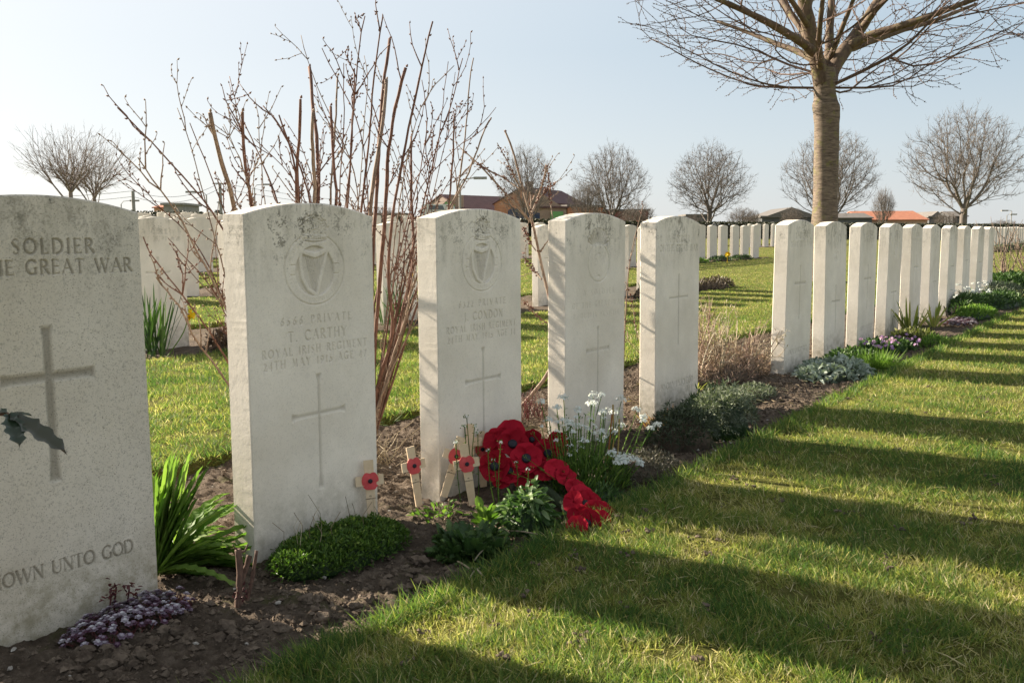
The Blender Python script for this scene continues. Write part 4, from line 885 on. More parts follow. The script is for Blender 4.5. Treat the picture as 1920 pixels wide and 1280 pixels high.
def build_cherry():
    global RNG; keep = RNG; RNG = np.random.default_rng(17)
    D = 14.; base = V(1546, 440, D); base[2] = float(elev(base[0], base[1])); root = empty('cherry_tree', base, 0, 'big bare cherry tree with ringed grey trunk and wide budding crown', 'tree')
    def W(px, py, dd=0.): return V(px, py, D+dd)-base
    # trunk
    prof = [(1546, 470, 27), (1546, 412, 25), (1547, 360, 23.5), (1548, 300, 23.5), (1549, 240, 24), (1549, 215, 25.5), (1548, 200, 26), (1547, 186, 22), (1546, 170, 20.5), (1546, 150, 22), (1546, 128, 20)]
    Q = np.array([W(x, y) for x, y, r in prof]); Q[0, 2] = -.15; R = np.array([r for x, y, r in prof])*D/F*.94; R[0] *= 1.35
    t = np.linspace(0, len(Q)-1, 50); Q2 = np.stack([np.interp(t, range(len(Q)), Q[:, i]) for i in range(3)], 1); R2 = np.interp(t, range(len(Q)), R)
    k = 28; th = np.arange(k)*2*math.pi/k; zz = Q2[:, 2]
    rr_ = R2[:, None]*(1+.05*np.sin(3*th+zz[:, None]*1.3)+.04*(vnoise(th[None]*2+zz[:, None]*0, zz[:, None]*5, 5)-.5)+.03*(vnoise(th[None]*4, zz[:, None]*30, 6)-.5)*2)
    v = np.stack([Q2[:, 0][:, None]+rr_*np.cos(th), Q2[:, 1][:, None]+rr_*np.sin(th), np.repeat(zz[:, None], k, 1)], -1).reshape(-1, 3)
    i = np.arange(49)[:, None]*k; j = np.arange(k)[None]; j2 = (j+1) % k
    q = np.stack([(i+j).ravel(), (i+j2).ravel(), (i+k+j2).ravel(), (i+k+j).ravel()], 1)
    mk('trunk', v, q, M_CHERRY, root, True)
    limbs = [(17, [(1544, 165, 0), (1536, 130, -.05), (1526, 90, -.12), (1516, 50, -.2), (1508, 0, -.3), (1500, -90, -.5), (1480, -220, -.7)]),
             (15, [(1550, 165, 0), (1562, 130, .1), (1580, 98, .2), (1602, 70, .3), (1630, 30, .4), (1660, -20, .5), (1700, -120, .7)]),
             (10, [(1549, 150, .1), (1554, 100, .3), (1556, 50, .4), (1560, -10, .5), (1572, -110, .8)]),
             (9, [(1530, 105, -.1), (1512, 85, -.3), (1480, 65, -.5), (1440, 42, -.8), (1390, 18, -1.0), (1320, -12, -1.3)]),
             (8, [(1524, 85, -.05), (1500, 50, .3), (1474, 15, .6), (1450, -30, .9), (1410, -110, 1.2)]),
             (9, [(1590, 88, .2), (1625, 68, .1), (1680, 52, -.2), (1740, 32, -.5), (1810, 5, -.8), (1880, -20, -1.)]),
             (8, [(1584, 95, .2), (1620, 82, .5), (1680, 60, .9), (1750, 40, 1.3), (1830, 8, 1.6)]),
             (7, [(1540, 140, 0), (1534, 90, -.5), (1538, 40, -.9), (1545, -20, -1.2), (1552, -90, -1.5)]),
             (7, [(1532, 118, .05), (1500, 98, .4), (1455, 82, .8), (1405, 62, 1.2), (1345, 40, 1.5)]),
             (6, [(1518, 55, -.2), (1490, 10, -.6), (1462, -30, -1.), (1420, -80, -1.4)]), (7, [(1610, 60, .3), (1640, 20, -.1), (1680, -20, -.4), (1740, -70, -.7)]),
             (6, [(1556, 110, .2), (1580, 50, -.3), (1600, 0, -.6), (1625, -60, -.9)]), (6, [(1512, 20, -.3), (1530, -20, .3), (1540, -70, .7)]),
             ]
    nodes = [W(1546, 175)]; par = [-1]; seg = []
    for r, pts in limbs:
        Q = bend([W(x, y, dd) for x, y, dd in pts], 26); rad = np.linspace(r, r*.38, 26)*D/F
        mb = MB(); mb.tube(Q, rad*(1+.05*RNG.normal(0, 1, 26)), 10); mb.build('limb', M_LIMB, root, True); seg.append(Q)
    # finer branching in an umbrella-shaped crown, rooted on the limbs
    seeds = np.concatenate(seg); pts = []
    while len(pts) < 1750:
        az = RNG.random()*6.283; rr2 = .45+2.55*RNG.random()**.65
        zl = 2.80+.46*max(0, rr2-1.1)**1.15+.10*math.sin(az*3)+(.35 if rr2 < .8 else 0); z = zl+RNG.random()**2.0*3.2
        pts.append((rr2*math.cos(az)+.1, rr2*math.sin(az), z))
    pts = np.array(pts); P = np.concatenate([seeds, pts]); n = len(P); kk = len(seeds)
    par = np.full(n, -1); path = np.zeros(n); path[:kk] = np.linalg.norm(seeds-seeds[0], axis=1); best = np.full(n, np.inf); bp = np.zeros(n, int); done = np.zeros(n, bool); done[:kk] = True; order = []
    def relax(j):
        dd = np.linalg.norm(P-P[j], axis=1)+.55*path[j]; m = dd < best; best[m] = dd[m]; bp[m] = j
    for j in range(kk): relax(j)
    for _ in range(n-kk):
        b = np.where(done, np.inf, best); i = int(b.argmin()); done[i] = True; par[i] = bp[i]; path[i] = path[bp[i]]+np.linalg.norm(P[i]-P[bp[i]]); order.append(i); relax(i)
    ch = [[] for _ in range(n)]; w = np.zeros(n)
    for i in order: ch[par[i]].append(i)
    for i in reversed(order): w[i] = (1 if not ch[i] else 0)+sum(w[c] for c in ch[i])
    r = np.clip(.0040*np.maximum(w, 1)**.46, .0040, .04); main = [max(c, key=lambda q_: w[q_]) if c else -1 for c in ch]
    for _ in range(2):
        Qn = P.copy()
        for i in order:
            if main[i] >= 0: Qn[i] = P[i]*.5+.25*(P[par[i]]+P[main[i]])
        P = Qn
    tw = MB(); heads = [c for i in range(n) for c in ch[i] if i < kk or c != main[i]]
    for hd in heads:
        c = [par[hd]]; i = hd
        while i != -1: c.append(i); i = main[i]
        Q = P[c]; rd = r[c].copy(); rd[0] = rd[1] if len(c) > 1 else rd[0]; rd[-1] = .0030
        # every shoot runs on outwards in a drooping tip
        d = unit(Q[-1]-Q[-2]); out = unit(np.array([Q[-1][0], Q[-1][1], 0])+1e-6); T_ = [Q[-1]]
        for q in range(4): d = unit(d+out*.18+np.array([0, 0, -.02 if q < 2 else .06])+RNG.normal(0, .16, 3)); T_.append(T_[-1]+d*.075)
        Q = np.concatenate([Q, T_[1:]]); rd = np.concatenate([rd, [.0036, .0032, .0028, .0022]])
        tw.tube(Q, rd, 5, cap=False)
        for q in range(1, len(Q)):
            for _ in range(2):
                t = random.random(); bud(tw, Q[q]*t+Q[q-1]*(1-t), RNG.normal(0, 1, 3)+unit(Q[q]-Q[q-1])*.8, .024, .0072)
    tw.build('twigs', M_TWIG, root, False, 'stuff'); RNG = keep
build_cherry()
#---END2

# ------------------------------------------------------------------ hedge, farm, poles
M_HEDGE = foliage('hedge_leaf', [(0, (.018, .022, .012)), (.6, (.035, .040, .020)), (1, (.07, .065, .035))], .1)
M_BRICK = None
def brick_mat(name, c1, c2, mortar, sc=1.):
    m, nt, b, o = newmat(name); b.inputs['Roughness'].default_value = .9
    tc = N_(nt, 'ShaderNodeTexCoord').outputs['Object']
    mp = N_(nt, 'ShaderNodeMapping'); mp.inputs['Rotation'].default_value = (math.pi/2, 0, 0); nt.links.new(tc, mp.inputs['Vector'])
    bt = N_(nt, 'ShaderNodeTexBrick'); nt.links.new(mp.outputs[0], bt.inputs['Vector']); bt.inputs['Scale'].default_value = 4*sc
    bt.inputs['Color1'].default_value = (*c1, 1); bt.inputs['Color2'].default_value = (*c2, 1); bt.inputs['Mortar'].default_value = (*mortar, 1); bt.inputs['Mortar Size'].default_value = .012
    c = mix(nt, ramp(nt, noise(nt, tc, .7, 5, .6), [(.35, 0.), (.7, .5)]), bt.outputs[0], [x*.6 for x in c1]); nt.links.new(c, b.inputs['Base Color']); return m
M_BR1 = brick_mat('old_brown_brick', (.34, .235, .18), (.28, .19, .15), (.36, .30, .25))
M_BR2 = brick_mat('orange_brick', (.50, .20, .09), (.44, .17, .08), (.48, .27, .16))
M_BR3 = brick_mat('red_brick', (.25, .085, .065), (.20, .07, .055), (.25, .14, .11))
M_ROOF1 = simple('dark_purple_roof_tile', (.125, .065, .062), .8, (.085, .045, .045), 1.2, .03, 6)
M_ROOF2 = simple('orange_roof_tile', (.40, .165, .095), .8, (.32, .125, .075), 1.4, .03, 6)
M_ROOF3 = simple('grey_slate_roof', (.16, .145, .135), .8, (.12, .11, .10), 1.2)
M_GREEN = simple('green_door_paint', (.16, .34, .12), .6, (.13, .29, .10), 2)
M_WHITE = simple('white_paint', (.62, .64, .63), .5, (.55, .57, .56), 3)
M_DGREY = simple('dark_grey_cladding', (.10, .105, .11), .7, (.08, .08, .085), 1)
M_PEACH = simple('peach_render', (.55, .36, .26), .9, (.48, .30, .22), 1)
M_GLASS = simple('window_glass', (.10, .12, .14), .15, (.08, .09, .10), 1, spec=.6)
M_POLE = simple('weathered_pole', (.30, .29, .27), .8, (.22, .21, .20), 2)
M_WIRE = simple('dark_wire', (.10, .10, .10), .7, (.09, .09, .09), 2)
def build_hedge():
    knots = [(-150, 20, 2.1), (-60, 24.5, 1.95), (-13.2, 32.6, 1.66), (6.1, 44.3, 1.38), (19, 52, 1.33), (32, 60, 1.30), (60, 77, 1.32), (160, 138, 1.6)]
    mb = MB(); core = MB()
    for (x0, y0, z0), (x1, y1, z1) in zip(knots[:-1], knots[1:]):
        L = math.hypot(x1-x0, y1-y0); t = np.array([x1-x0, y1-y0])/L; nrm = np.array([-t[1], t[0]])
        def gz(x, y): return float(elev(x, y))
        c = [];
        for (x, y, z) in ((x0, y0, z0), (x1, y1, z1)):
            for s_, zz in ((-.35, gz(x, y)-.2), (.35, gz(x, y)-.2), (.35, z-.07), (-.35, z-.07)): c.append((x+nrm[0]*s_, y+nrm[1]*s_, zz))
        core.add(c, [(0, 1, 2), (0, 2, 3), (4, 6, 5), (4, 7, 6), (0, 4, 5), (0, 5, 1), (1, 5, 6), (1, 6, 2), (2, 6, 7), (2, 7, 3), (3, 7, 4), (3, 4, 0)], .2)
        n = int(min(L*420, 16000)); u = RNG.random(n); k = RNG.random(n) < .5
        off = np.where(k, (RNG.random(n)-.5)*.8, -.38+RNG.normal(0, .04, n)*1.); off = np.where(k, off, off)
        X = x0+(x1-x0)*u+nrm[0]*off; Y = y0+(y1-y0)*u+nrm[1]*off; zt = z0+(z1-z0)*u; zb = elev(X, Y)
        Z = np.where(k, zt+RNG.normal(0, .022, n), zb+(zt-zb)*RNG.random(n))
        v, f, a = leaves(np.stack([X, Y, Z], 1), rdir(n, -.4, 1), .075, .055, T_FLAT, 0, twist=1.); mb.add(v, f, a)
    root = empty('clipped_hedge', (knots[2][0], knots[2][1], 0), 0, 'long low dark clipped hedge closing the cemetery behind the last graves', 'hedge')
    o = core.build('inner_branches', M_HEDGE, root); o.location = [-x for x in root.location]
    o = mb.build('foliage', M_HEDGE, root, False, 'stuff'); o.location = [-x for x in root.location]
build_hedge()

def house(name, label, px0, px1, d0, d1, yt, ye, depth, wall, roof, base=-.5, gable_left=True, cat='building', door=None, windows=(), chimney=None, flat=False):
    """long side between two lines of sight at depths d0, d1; ridge and eave heights as heights above the ground there"""
    A = V(px0, 440, d0); B = V(px1, 440, d1); A[2] = B[2] = 0; u = unit(B-A); L = np.linalg.norm(B-A); ang = math.atan2(u[1], u[0])
    root = empty(name, A, ang, label, cat); he, hr = ye, yt
    w = MB(); w.box((0, 0, base), (L, depth, he))
    if not flat:
        for x0, x1 in ((0, .25), (L-.25, L)): w.add([(x0, 0, he), (x0, depth, he), (x0, depth/2, hr-.12), (x1, 0, he), (x1, depth, he), (x1, depth/2, hr-.12)], [(0, 1, 2), (3, 5, 4), (0, 2, 5), (0, 5, 3), (1, 4, 5), (1, 5, 2)])
    w.build('wall', wall, root)
    r = MB()
    if flat: r.box((-.3, -.3, he+.01), (L+.3, depth+.3, he+.28))
    else:
        for sgn in (0, 1):
            y_e = -.35 if sgn == 0 else depth+.35; ye_z = he-.35*(hr-he)/(depth/2)
            v = []
            for x in (-.15, L+.15):
                v += [(x, y_e, ye_z), (x, depth/2, hr), (x, depth/2, hr+.14), (x, y_e, ye_z+.14)]
            r.add(v, [(0, 1, 2), (0, 2, 3), (4, 6, 5), (4, 7, 6), (0, 4, 5), (0, 5, 1), (3, 2, 6), (3, 6, 7), (0, 3, 7), (0, 7, 4), (1, 5, 6), (1, 6, 2)])
    rf = r.build('roof', roof, root)
    if chimney:
        c = MB(); cx, cw, chh = chimney; c.box((cx, depth/2-.4, hr-.5), (cx+cw, depth/2+.4, hr+chh)); c.build('chimney', M_BR1, rf)
    for (x0, x1, z0, z1, kind) in windows:
        m = MB(); m.box((x0, -.06, z0), (x1, .02, z1)); fr = m.build('door' if kind == 'door' else 'window', M_GREEN if kind == 'door' else M_WHITE, root)
        if kind != 'door':
            m = MB(); m.box((x0+.12, -.09, z0+.12), ((x0+x1)/2-.05, -.061, z1-.12)); m.box(((x0+x1)/2+.05, -.09, z0+.12), (x1-.12, -.061, z1-.12)); m.build('pane', M_GLASS, fr, False, 'stuff')
    for (x0, x1, z0, z1, kind) in (door or ()):                   # on the left gable
        m = MB(); m.box((-.06, x0, z0), (.02, x1, z1)); m.build('door' if kind == 'door' else 'window', M_GREEN if kind == 'door' else M_WHITE, root)
    return root
def zpx(py, d, px=1000): return float(V(px, py, d)[2])
def build_farm():
    # heights read off at their distances
    house('barn', 'long barn with purple-brown tiled roof and brick gable, left in the farm', 868, 990, 140, 150, zpx(366, 145), zpx(394, 145), 10, M_BR1, M_ROOF1, door=((4, 6, 2.2, 4.6, 'door'),))
    g = house('barn_gable_wing', 'brick gable end with green hatch at the left of the long barn', 813, 869, 141, 140.5, zpx(394, 141)+.2, zpx(393, 141), 6, M_BR1, M_ROOF1, windows=((2.0, 3.6, 3.0, 5.2, 'door'),), flat=True)
    pts = [V(813, 397, 140.4), V(869, 397, 140.0), V(869, 366, 140.0), V(850, 366, 140.1)]
    inv = np.array(g.location); a = g.rotation_euler.z; c_, s_ = math.cos(a), math.sin(a)
    loc = [((p-inv)[0]*c_+(p-inv)[1]*s_, (p-inv)[2]) for p in pts]; m = MB(); m.prism([(loc[i][0], loc[i][1]) for i in (0, 1, 2, 3)], -.1, .3); m.build('gable', M_BR1, g)
    m = MB(); m.box((loc[0][0]+1.7, -.15, zpx(391, 140.4)), (loc[0][0]+3.2, -.101, zpx(378, 140.4))); m.build('hatch', M_GREEN, g)
    house('farm_house', 'farm house with brown brick gable, dark roof and chimney, middle of the farm', 1030, 1100, 138, 152, zpx(355, 145), zpx(383, 145), 9, M_BR2, M_ROOF1, chimney=(2.2, 1.2, 1.0))
    h = house('farm_gable_wing', 'brown brick front wing of the farm with small window and green door', 985, 1062, 136, 136.5, zpx(392, 136), zpx(391, 136), 2.5, M_BR1, M_ROOF1, flat=True, windows=((4.35, 5.1, .4+zpx(408, 136)*0+2.2, 3.3, 'window'),))
    inv = np.array(h.location); a = h.rotation_euler.z; c_, s_ = math.cos(a), math.sin(a)
    pts = [V(990, 393, 135.8), V(1062, 393, 136.2), V(1020, 366, 136), V(1006, 356, 136)]
    loc = [((p-inv)[0]*c_+(p-inv)[1]*s_, (p-inv)[2]) for p in pts]; m = MB(); m.prism(loc, -.05, .5); m.build('gable', M_BR1, h)
    p = V(1040, 404, 135.6)-inv; x = p[0]*c_+p[1]*s_; m = MB(); m.box((x-.55, -.2, .4), (x+1.3, -.101, zpx(397, 136))); m.build('door', M_GREEN, h)
    house('orange_barn', 'barn wall of bright orange brick right of the farm house', 1064, 1132, 137, 141, zpx(385, 139), zpx(389, 139), 7, M_BR2, M_ROOF3, flat=True)
    house('low_annexe', 'low red brick annexe with flat roof and small windows, right end of farm', 1133, 1215, 141, 141, zpx(396, 141), zpx(397, 141), 6, M_BR3, M_ROOF3, flat=True, windows=((2.1, 2.8, 2.1, 3.1, 'window'), (3.5, 4.2, 2.1, 3.1, 'window'), (5.2, 5.9, 2.1, 3.1, 'window')))
    house('orange_roofed_building', 'long low building with orange tiled roof at the right behind the cherry', 1617, 1738, 150, 150, zpx(400, 150), zpx(417, 150), 12, M_PEACH, M_ROOF2, chimney=(5.4, 1.1, -1.3))
    house('grey_roofed_shed', 'long shed with slate grey roof just right of the cherry trunk', 1562, 1634, 146, 146, zpx(404, 146), zpx(413, 146), 8, M_DGREY, M_ROOF3)
    b = house('dark_gabled_barn', 'wide dark barn with shallow gable left of the cherry trunk', 1428, 1532, 150, 150, zpx(410, 150)+.05, zpx(411, 150), 12, M_DGREY, M_ROOF3, flat=True)
    L = 104*150/F; m = MB(); m.prism([(0, zpx(411, 150)), (L, zpx(411, 150)), (L*.86, zpx(404, 150)), (L*.52, zpx(392, 150))], -.4, 11.5); m.build('roof', M_ROOF3, b)
    house('low_grey_shed', 'low grey shed half behind the clear standing lime', 1288, 1330, 146, 146, zpx(405, 146), zpx(407, 146), 6, M_DGREY, M_ROOF3, flat=True)
    t = house('small_far_house', 'small grey gabled house right of the orange roof', 1741, 1769, 160, 160, zpx(414, 160), zpx(413, 160), 8, M_DGREY, M_ROOF3, flat=True)
    L = 28*160/F; m = MB(); m.prism([(0, zpx(413, 160)), (L, zpx(413, 160)), (L*.55, zpx(401, 160))], -.1, 8); m.build('gable_roof', M_ROOF3, t)
    house('dark_far_barn', 'dark barn end half hidden behind the largest lime trunk', 1785, 1812, 165, 165, zpx(402, 165), zpx(411, 165), 8, M_DGREY, M_ROOF3)
    house('peach_far_house', 'tiny peach coloured house far off at the left', 291, 309, 120, 120, zpx(384, 120, 300), zpx(390, 120, 300), 6, M_PEACH, M_ROOF2)
    house('dark_far_shed', 'dark flat far shed beside the tiny peach house at the left', 309, 346, 118, 118, zpx(382, 118, 320), zpx(385, 118, 320), 6, M_POLE, M_POLE, flat=True)
    house('pale_far_shed', 'pale low far shed behind the cut shrub stems', 690, 760, 150, 150, zpx(399, 150), zpx(401, 150), 6, M_WHITE, M_ROOF3, flat=True)
    # white van and dark blue car in the farm yard
    def vehicle(name, label, cat, px, py, d, L, H, body, lowcab):
        P = V(px, py, d); root = empty(name, (P[0], P[1], P[2]-H), 0, label, cat); m = MB()
        prof = [(0, .25), (L, .25), (L, H*.62), (L*.86, H*.66), (L*.70, H), (L*.10, H), (0, H*.8)] if lowcab else [(0, .3), (L, .3), (L, H*.55), (L*.93, H*.9), (L*.88, H), (L*.04, H), (0, H*.92)]
        m.prism(prof, 0, 1.7); m.build('body', body, root); m = MB(); m.prism([(L*.2, H*.68), (L*.68, H*.68), (L*.62, H*.92), (L*.22, H*.92)], -.02, -.001); m.build('side_window', M_GLASS, root)
        for x in (L*.2, L*.8):
            m = MB(); m.tube([(x, -.05, .3), (x, .2, .3)], .32, 14); m.build('wheel', M_DGREY, root)
    vehicle('parked_van', 'white van parked by the barn gable, just showing over the gravestone', 'van', 790, 383, 125, 4.6, 2.3, M_WHITE, False)
    vehicle('parked_car', 'dark blue car parked before the barn, just showing over the gravestone', 'car', 952, 391, 122, 4.2, 1.6, simple('dark_blue_paint', (.03, .05, .11), .3, (.03, .045, .10), 1), True)
    def pole(name, label, cat, px, ytop, d, r, arm=None, ins=False):
        P = V(px, ytop, d); root = empty(name, (P[0], P[1], .5), 0, label, cat); H = P[2]-.5
        m = MB(); m.tube([(0, 0, 0), (0, 0, H)], [r*1.2, r], 8); m.build('pole', M_POLE, root)
        if arm:
            ax, az = arm; m = MB(); m.tube([(0, 0, H), (ax*.25, 0, H+az*.8), (ax, 0, H+az)], r*.55, 6); m.build('arm', M_POLE, root); m = MB(); m.box((ax-.1, -.12, H+az-.1), (ax+.75*np.sign(ax), .12, H+az+.06)) if ax > 0 else m.box((ax-.75, -.12, H+az-.1), (ax+.1, .12, H+az+.06)); m.build('lamp_head', M_POLE, root)
        if ins:
            for z in (.1, .9, 1.7):
                m = MB(); m.box((-.6 if z < .5 else -.3, -.06, H-z), (.15, .06, H-z+.10)); m.build('crossarm', M_POLE, root)
            m = MB(); m.tube([(-.3, 0, H-3.2), (-.3, 0, H-2.3)], .22, 10); m.build('transformer', M_DGREY, root)
        return P
    a = pole('utility_pole', 'plain utility pole carrying wires at the left', 'utility pole', 249, 358, 75, .13)
    b = pole('electric_pole', 'electric pole with crossarms and transformer behind the shrub twigs', 'utility pole', 412, 343, 80, .13, ins=True)
    pole('street_lamp', 'small hazy street lamp left of the plain utility pole', 'street lamp', 227, 383, 90, .05, (1.0, .35)); pole('street_lamp', 'street lamp leaning its head to the right behind the cut shrub', 'street lamp', 387, 366, 80, .05, (-1., .3))
    pole('street_lamp', 'pale street lamp pole with long head above the wreath headstone', 'street lamp', 862, 346, 60, .075, (1.0, .42)); pole('street_lamp', 'small street lamp among the middle shrub stems', 'street lamp', 477, 352, 100, .06, (1.0, .35))
    pole('street_lamp', 'left one of two tiny street lamps at the far right', 'street lamp', 1888, 404, 120, .05, (.5, .15)); pole('street_lamp', 'right one of two tiny street lamps at the far right', 'street lamp', 1897, 396, 120, .05, (-.6, .1))
    def wire(P, Q, sag, label):
        t = np.linspace(0, 1, 24)[:, None]; W = P*(1-t)+Q*t; W[:, 2] -= sag*4*(t*(1-t))[:, 0]; m = MB(); m.tube(W, .016, 4); tag(m.build('overhead_wire', M_WIRE), label, 'wire', 'overhead wires')
    for dz, l in ((0, 'upper thin wire running left from the plain utility pole'), (-.45, 'lower thin wire running left from the plain utility pole')):
        wire(V(-420, 330, 60)+[0, 0, dz], a+[0, 0, dz], .9, l)
    for dz, l in ((0, 'upper thin wire between the two poles at the left'), (-.45, 'lower thin wire between the two poles at the left')): wire(a+[0, 0, dz], b+[0, 0, dz], .8, l)
    for dz, l in ((0, 'upper thin wire running right behind the shrub'), (-.45, 'lower thin wire running right behind the shrub')): wire(b+[0, 0, dz], V(880, 372, 150)+[0, 0, dz*2], 1.2, l)
build_farm()
#---END3

# ------------------------------------------------------------------ herbaceous plants
GREEN1 = foliage('fresh_green_leaf', [(0, (.04, .09, .015)), (.5, (.11, .20, .035)), (1, (.24, .34, .08))], .42, .55, .2)
GREEN2 = foliage('dark_green_leaf', [(0, (.022, .050, .014)), (.6, (.055, .11, .030)), (1, (.12, .19, .055))], .22, .5, .35)
GREEN3 = foliage('cushion_leaf', [(0, (.030, .062, .012)), (.5, (.065, .125, .020)), (.85, (.12, .20, .035)), (1, (.26, .33, .07))], .30, .5, .3)
GREY = foliage('grey_green_leaf', [(0, (.06, .075, .05)), (.5, (.13, .155, .11)), (1, (.26, .28, .21))], .2, .7, .15)
SILVER = foliage('silver_felted_leaf', [(0, (.16, .20, .165)), (.5, (.30, .35, .30)), (1, (.50, .54, .48))], .15, .9, .05)
PURPLE = foliage('purple_stonecrop_leaf', [(0, (.055, .02, .04)), (.36, (.13, .065, .10)), (.6, (.29, .24, .31)), (1, (.62, .61, .64))], .12, .6, .2)
MAROON = foliage('maroon_leaf', [(0, (.06, .015, .02)), (1, (.17, .055, .05))], .2)
WHITEP = foliage('white_petal', [(0, (.66, .70, .74)), (1, (.86, .87, .84))], .35, .6, .2)
MAUVE = foliage('mauve_petal', [(0, (.30, .14, .42)), (.5, (.52, .32, .60)), (1, (.78, .50, .56))], .3)
YELLOW = foliage('yellow_petal', [(0, (.85, .50, .01)), (1, (.90, .66, .03))], .25)
STRAW = foliage('dry_stem', [(0, (.14, .10, .06)), (.5, (.28, .22, .14)), (1, (.48, .41, .30))], .15, .8)
STRAW2 = foliage('bleached_twig', [(0, (.22, .16, .10)), (.5, (.42, .34, .24)), (1, (.62, .55, .43))], .15, .8)
BRUSH = foliage('pinkish_brown_twig', [(0, (.15, .085, .065)), (.5, (.30, .20, .155)), (1, (.50, .38, .29))], .12, .8)
BROWN = foliage('dead_brown_leaf', [(0, (.05, .035, .025)), (.6, (.10, .075, .05)), (1, (.19, .15, .10))], .1)
REDLEAF = foliage('orange_red_leaf', [(0, (.30, .07, .04)), (.5, (.42, .20, .06)), (1, (.45, .34, .12))], .35)
HOLLY = foliage('holly_leaf', [(0, (.022, .036, .020)), (.6, (.034, .050, .026)), (1, (.05, .04, .035))], .05, .3, .5)
IRIS = foliage('sword_leaf', [(0, (.12, .18, .03)), (.6, (.28, .30, .07)), (1, (.45, .38, .14))], .4)

def bedz(s, n): return float(soil_z(np.array(float(s)), np.array(float(n)))+elev_sn(s, n))
def plant_root(name, s, n, label, cat='plant', group=None):
    z = bedz(s, n); return empty(name, RC(s, n, z), math.pi/2-TH, label, cat, group)   # local x along the row, local -y towards the lawn
def dome(n, rx, ry, h, thick=.25, lump=0.):
    az = RNG.random(n)*2*math.pi; t = np.sqrt(RNG.random(n))
    x = rx*t*np.cos(az); y = ry*t*np.sin(az); top = h*np.sqrt(np.clip(1-t*t, 0, 1))**.7
    if lump: top = top*(1+lump*(fbm(x*28+5, y*28, 3, 91)-.5)*2)
    z = top*(1-thick*RNG.random(n)**2); nrm = unit(np.stack([x/rx**2, y/ry**2, (z+.02)/h**2*.8+1e-3], 1)); return np.stack([x, y, z], 1), nrm
def mound(name, label, s, n, rx, ry, h, cnt, L, Wd, mat, tpl=T_LEAF, lump=.3, spread=.6, core=None, cat='plant', extra=None, sm=True, droop=.1, upb=.4):
    root = plant_root(name, s, n, label, cat); P, Nr = dome(cnt, rx, ry, h, .3, lump)
    D = unit(Nr+RNG.normal(0, spread, (cnt, 3))+np.array([0, 0, upb])); P[:, 2] -= L*.4
    v, f, a = leaves(P, D, L*(.6+.8*RNG.random(cnt)), Wd*(.7+.6*RNG.random(cnt)), tpl, droop, twist=.8)
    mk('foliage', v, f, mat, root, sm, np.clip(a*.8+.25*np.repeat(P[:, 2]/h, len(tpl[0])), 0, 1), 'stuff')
    v1, f1, v2, f2 = ico(); c = v2*np.array([rx*.86, ry*.86, h*.8]); c[:, 2] = np.maximum(c[:, 2], -.02)
    mk('stems', c*(.9+.2*RNG.random((len(c), 1))), f2, core or M_SOIL, root, True)
    return root
def flower_head(mb, P, R, n, pr):
    """domed cluster of four-petalled florets"""
    d = rdir(n, .05, 1)
    for q in d:
        c = np.array(P)+q*R*np.array([1, 1, .9])*random.uniform(.45, 1.08); a = unit(np.cross(q, [.2, .9, .3])); b = np.cross(q, a); r0 = random.random()*1.5; v = [c]; f = []
        for k in range(4):
            t = r0+k*math.pi/2; e = a*math.cos(t)+b*math.sin(t); g = a*math.cos(t+.6)+b*math.sin(t+.6); h_ = a*math.cos(t-.6)+b*math.sin(t-.6)
            v += [c+g*pr*.6+q*pr*.1, c+e*pr+q*pr*.25, c+h_*pr*.6+q*pr*.1]; f += [(0, 3*k+3, 3*k+2), (0, 3*k+2, 3*k+1)]
        mb.add(v, f)

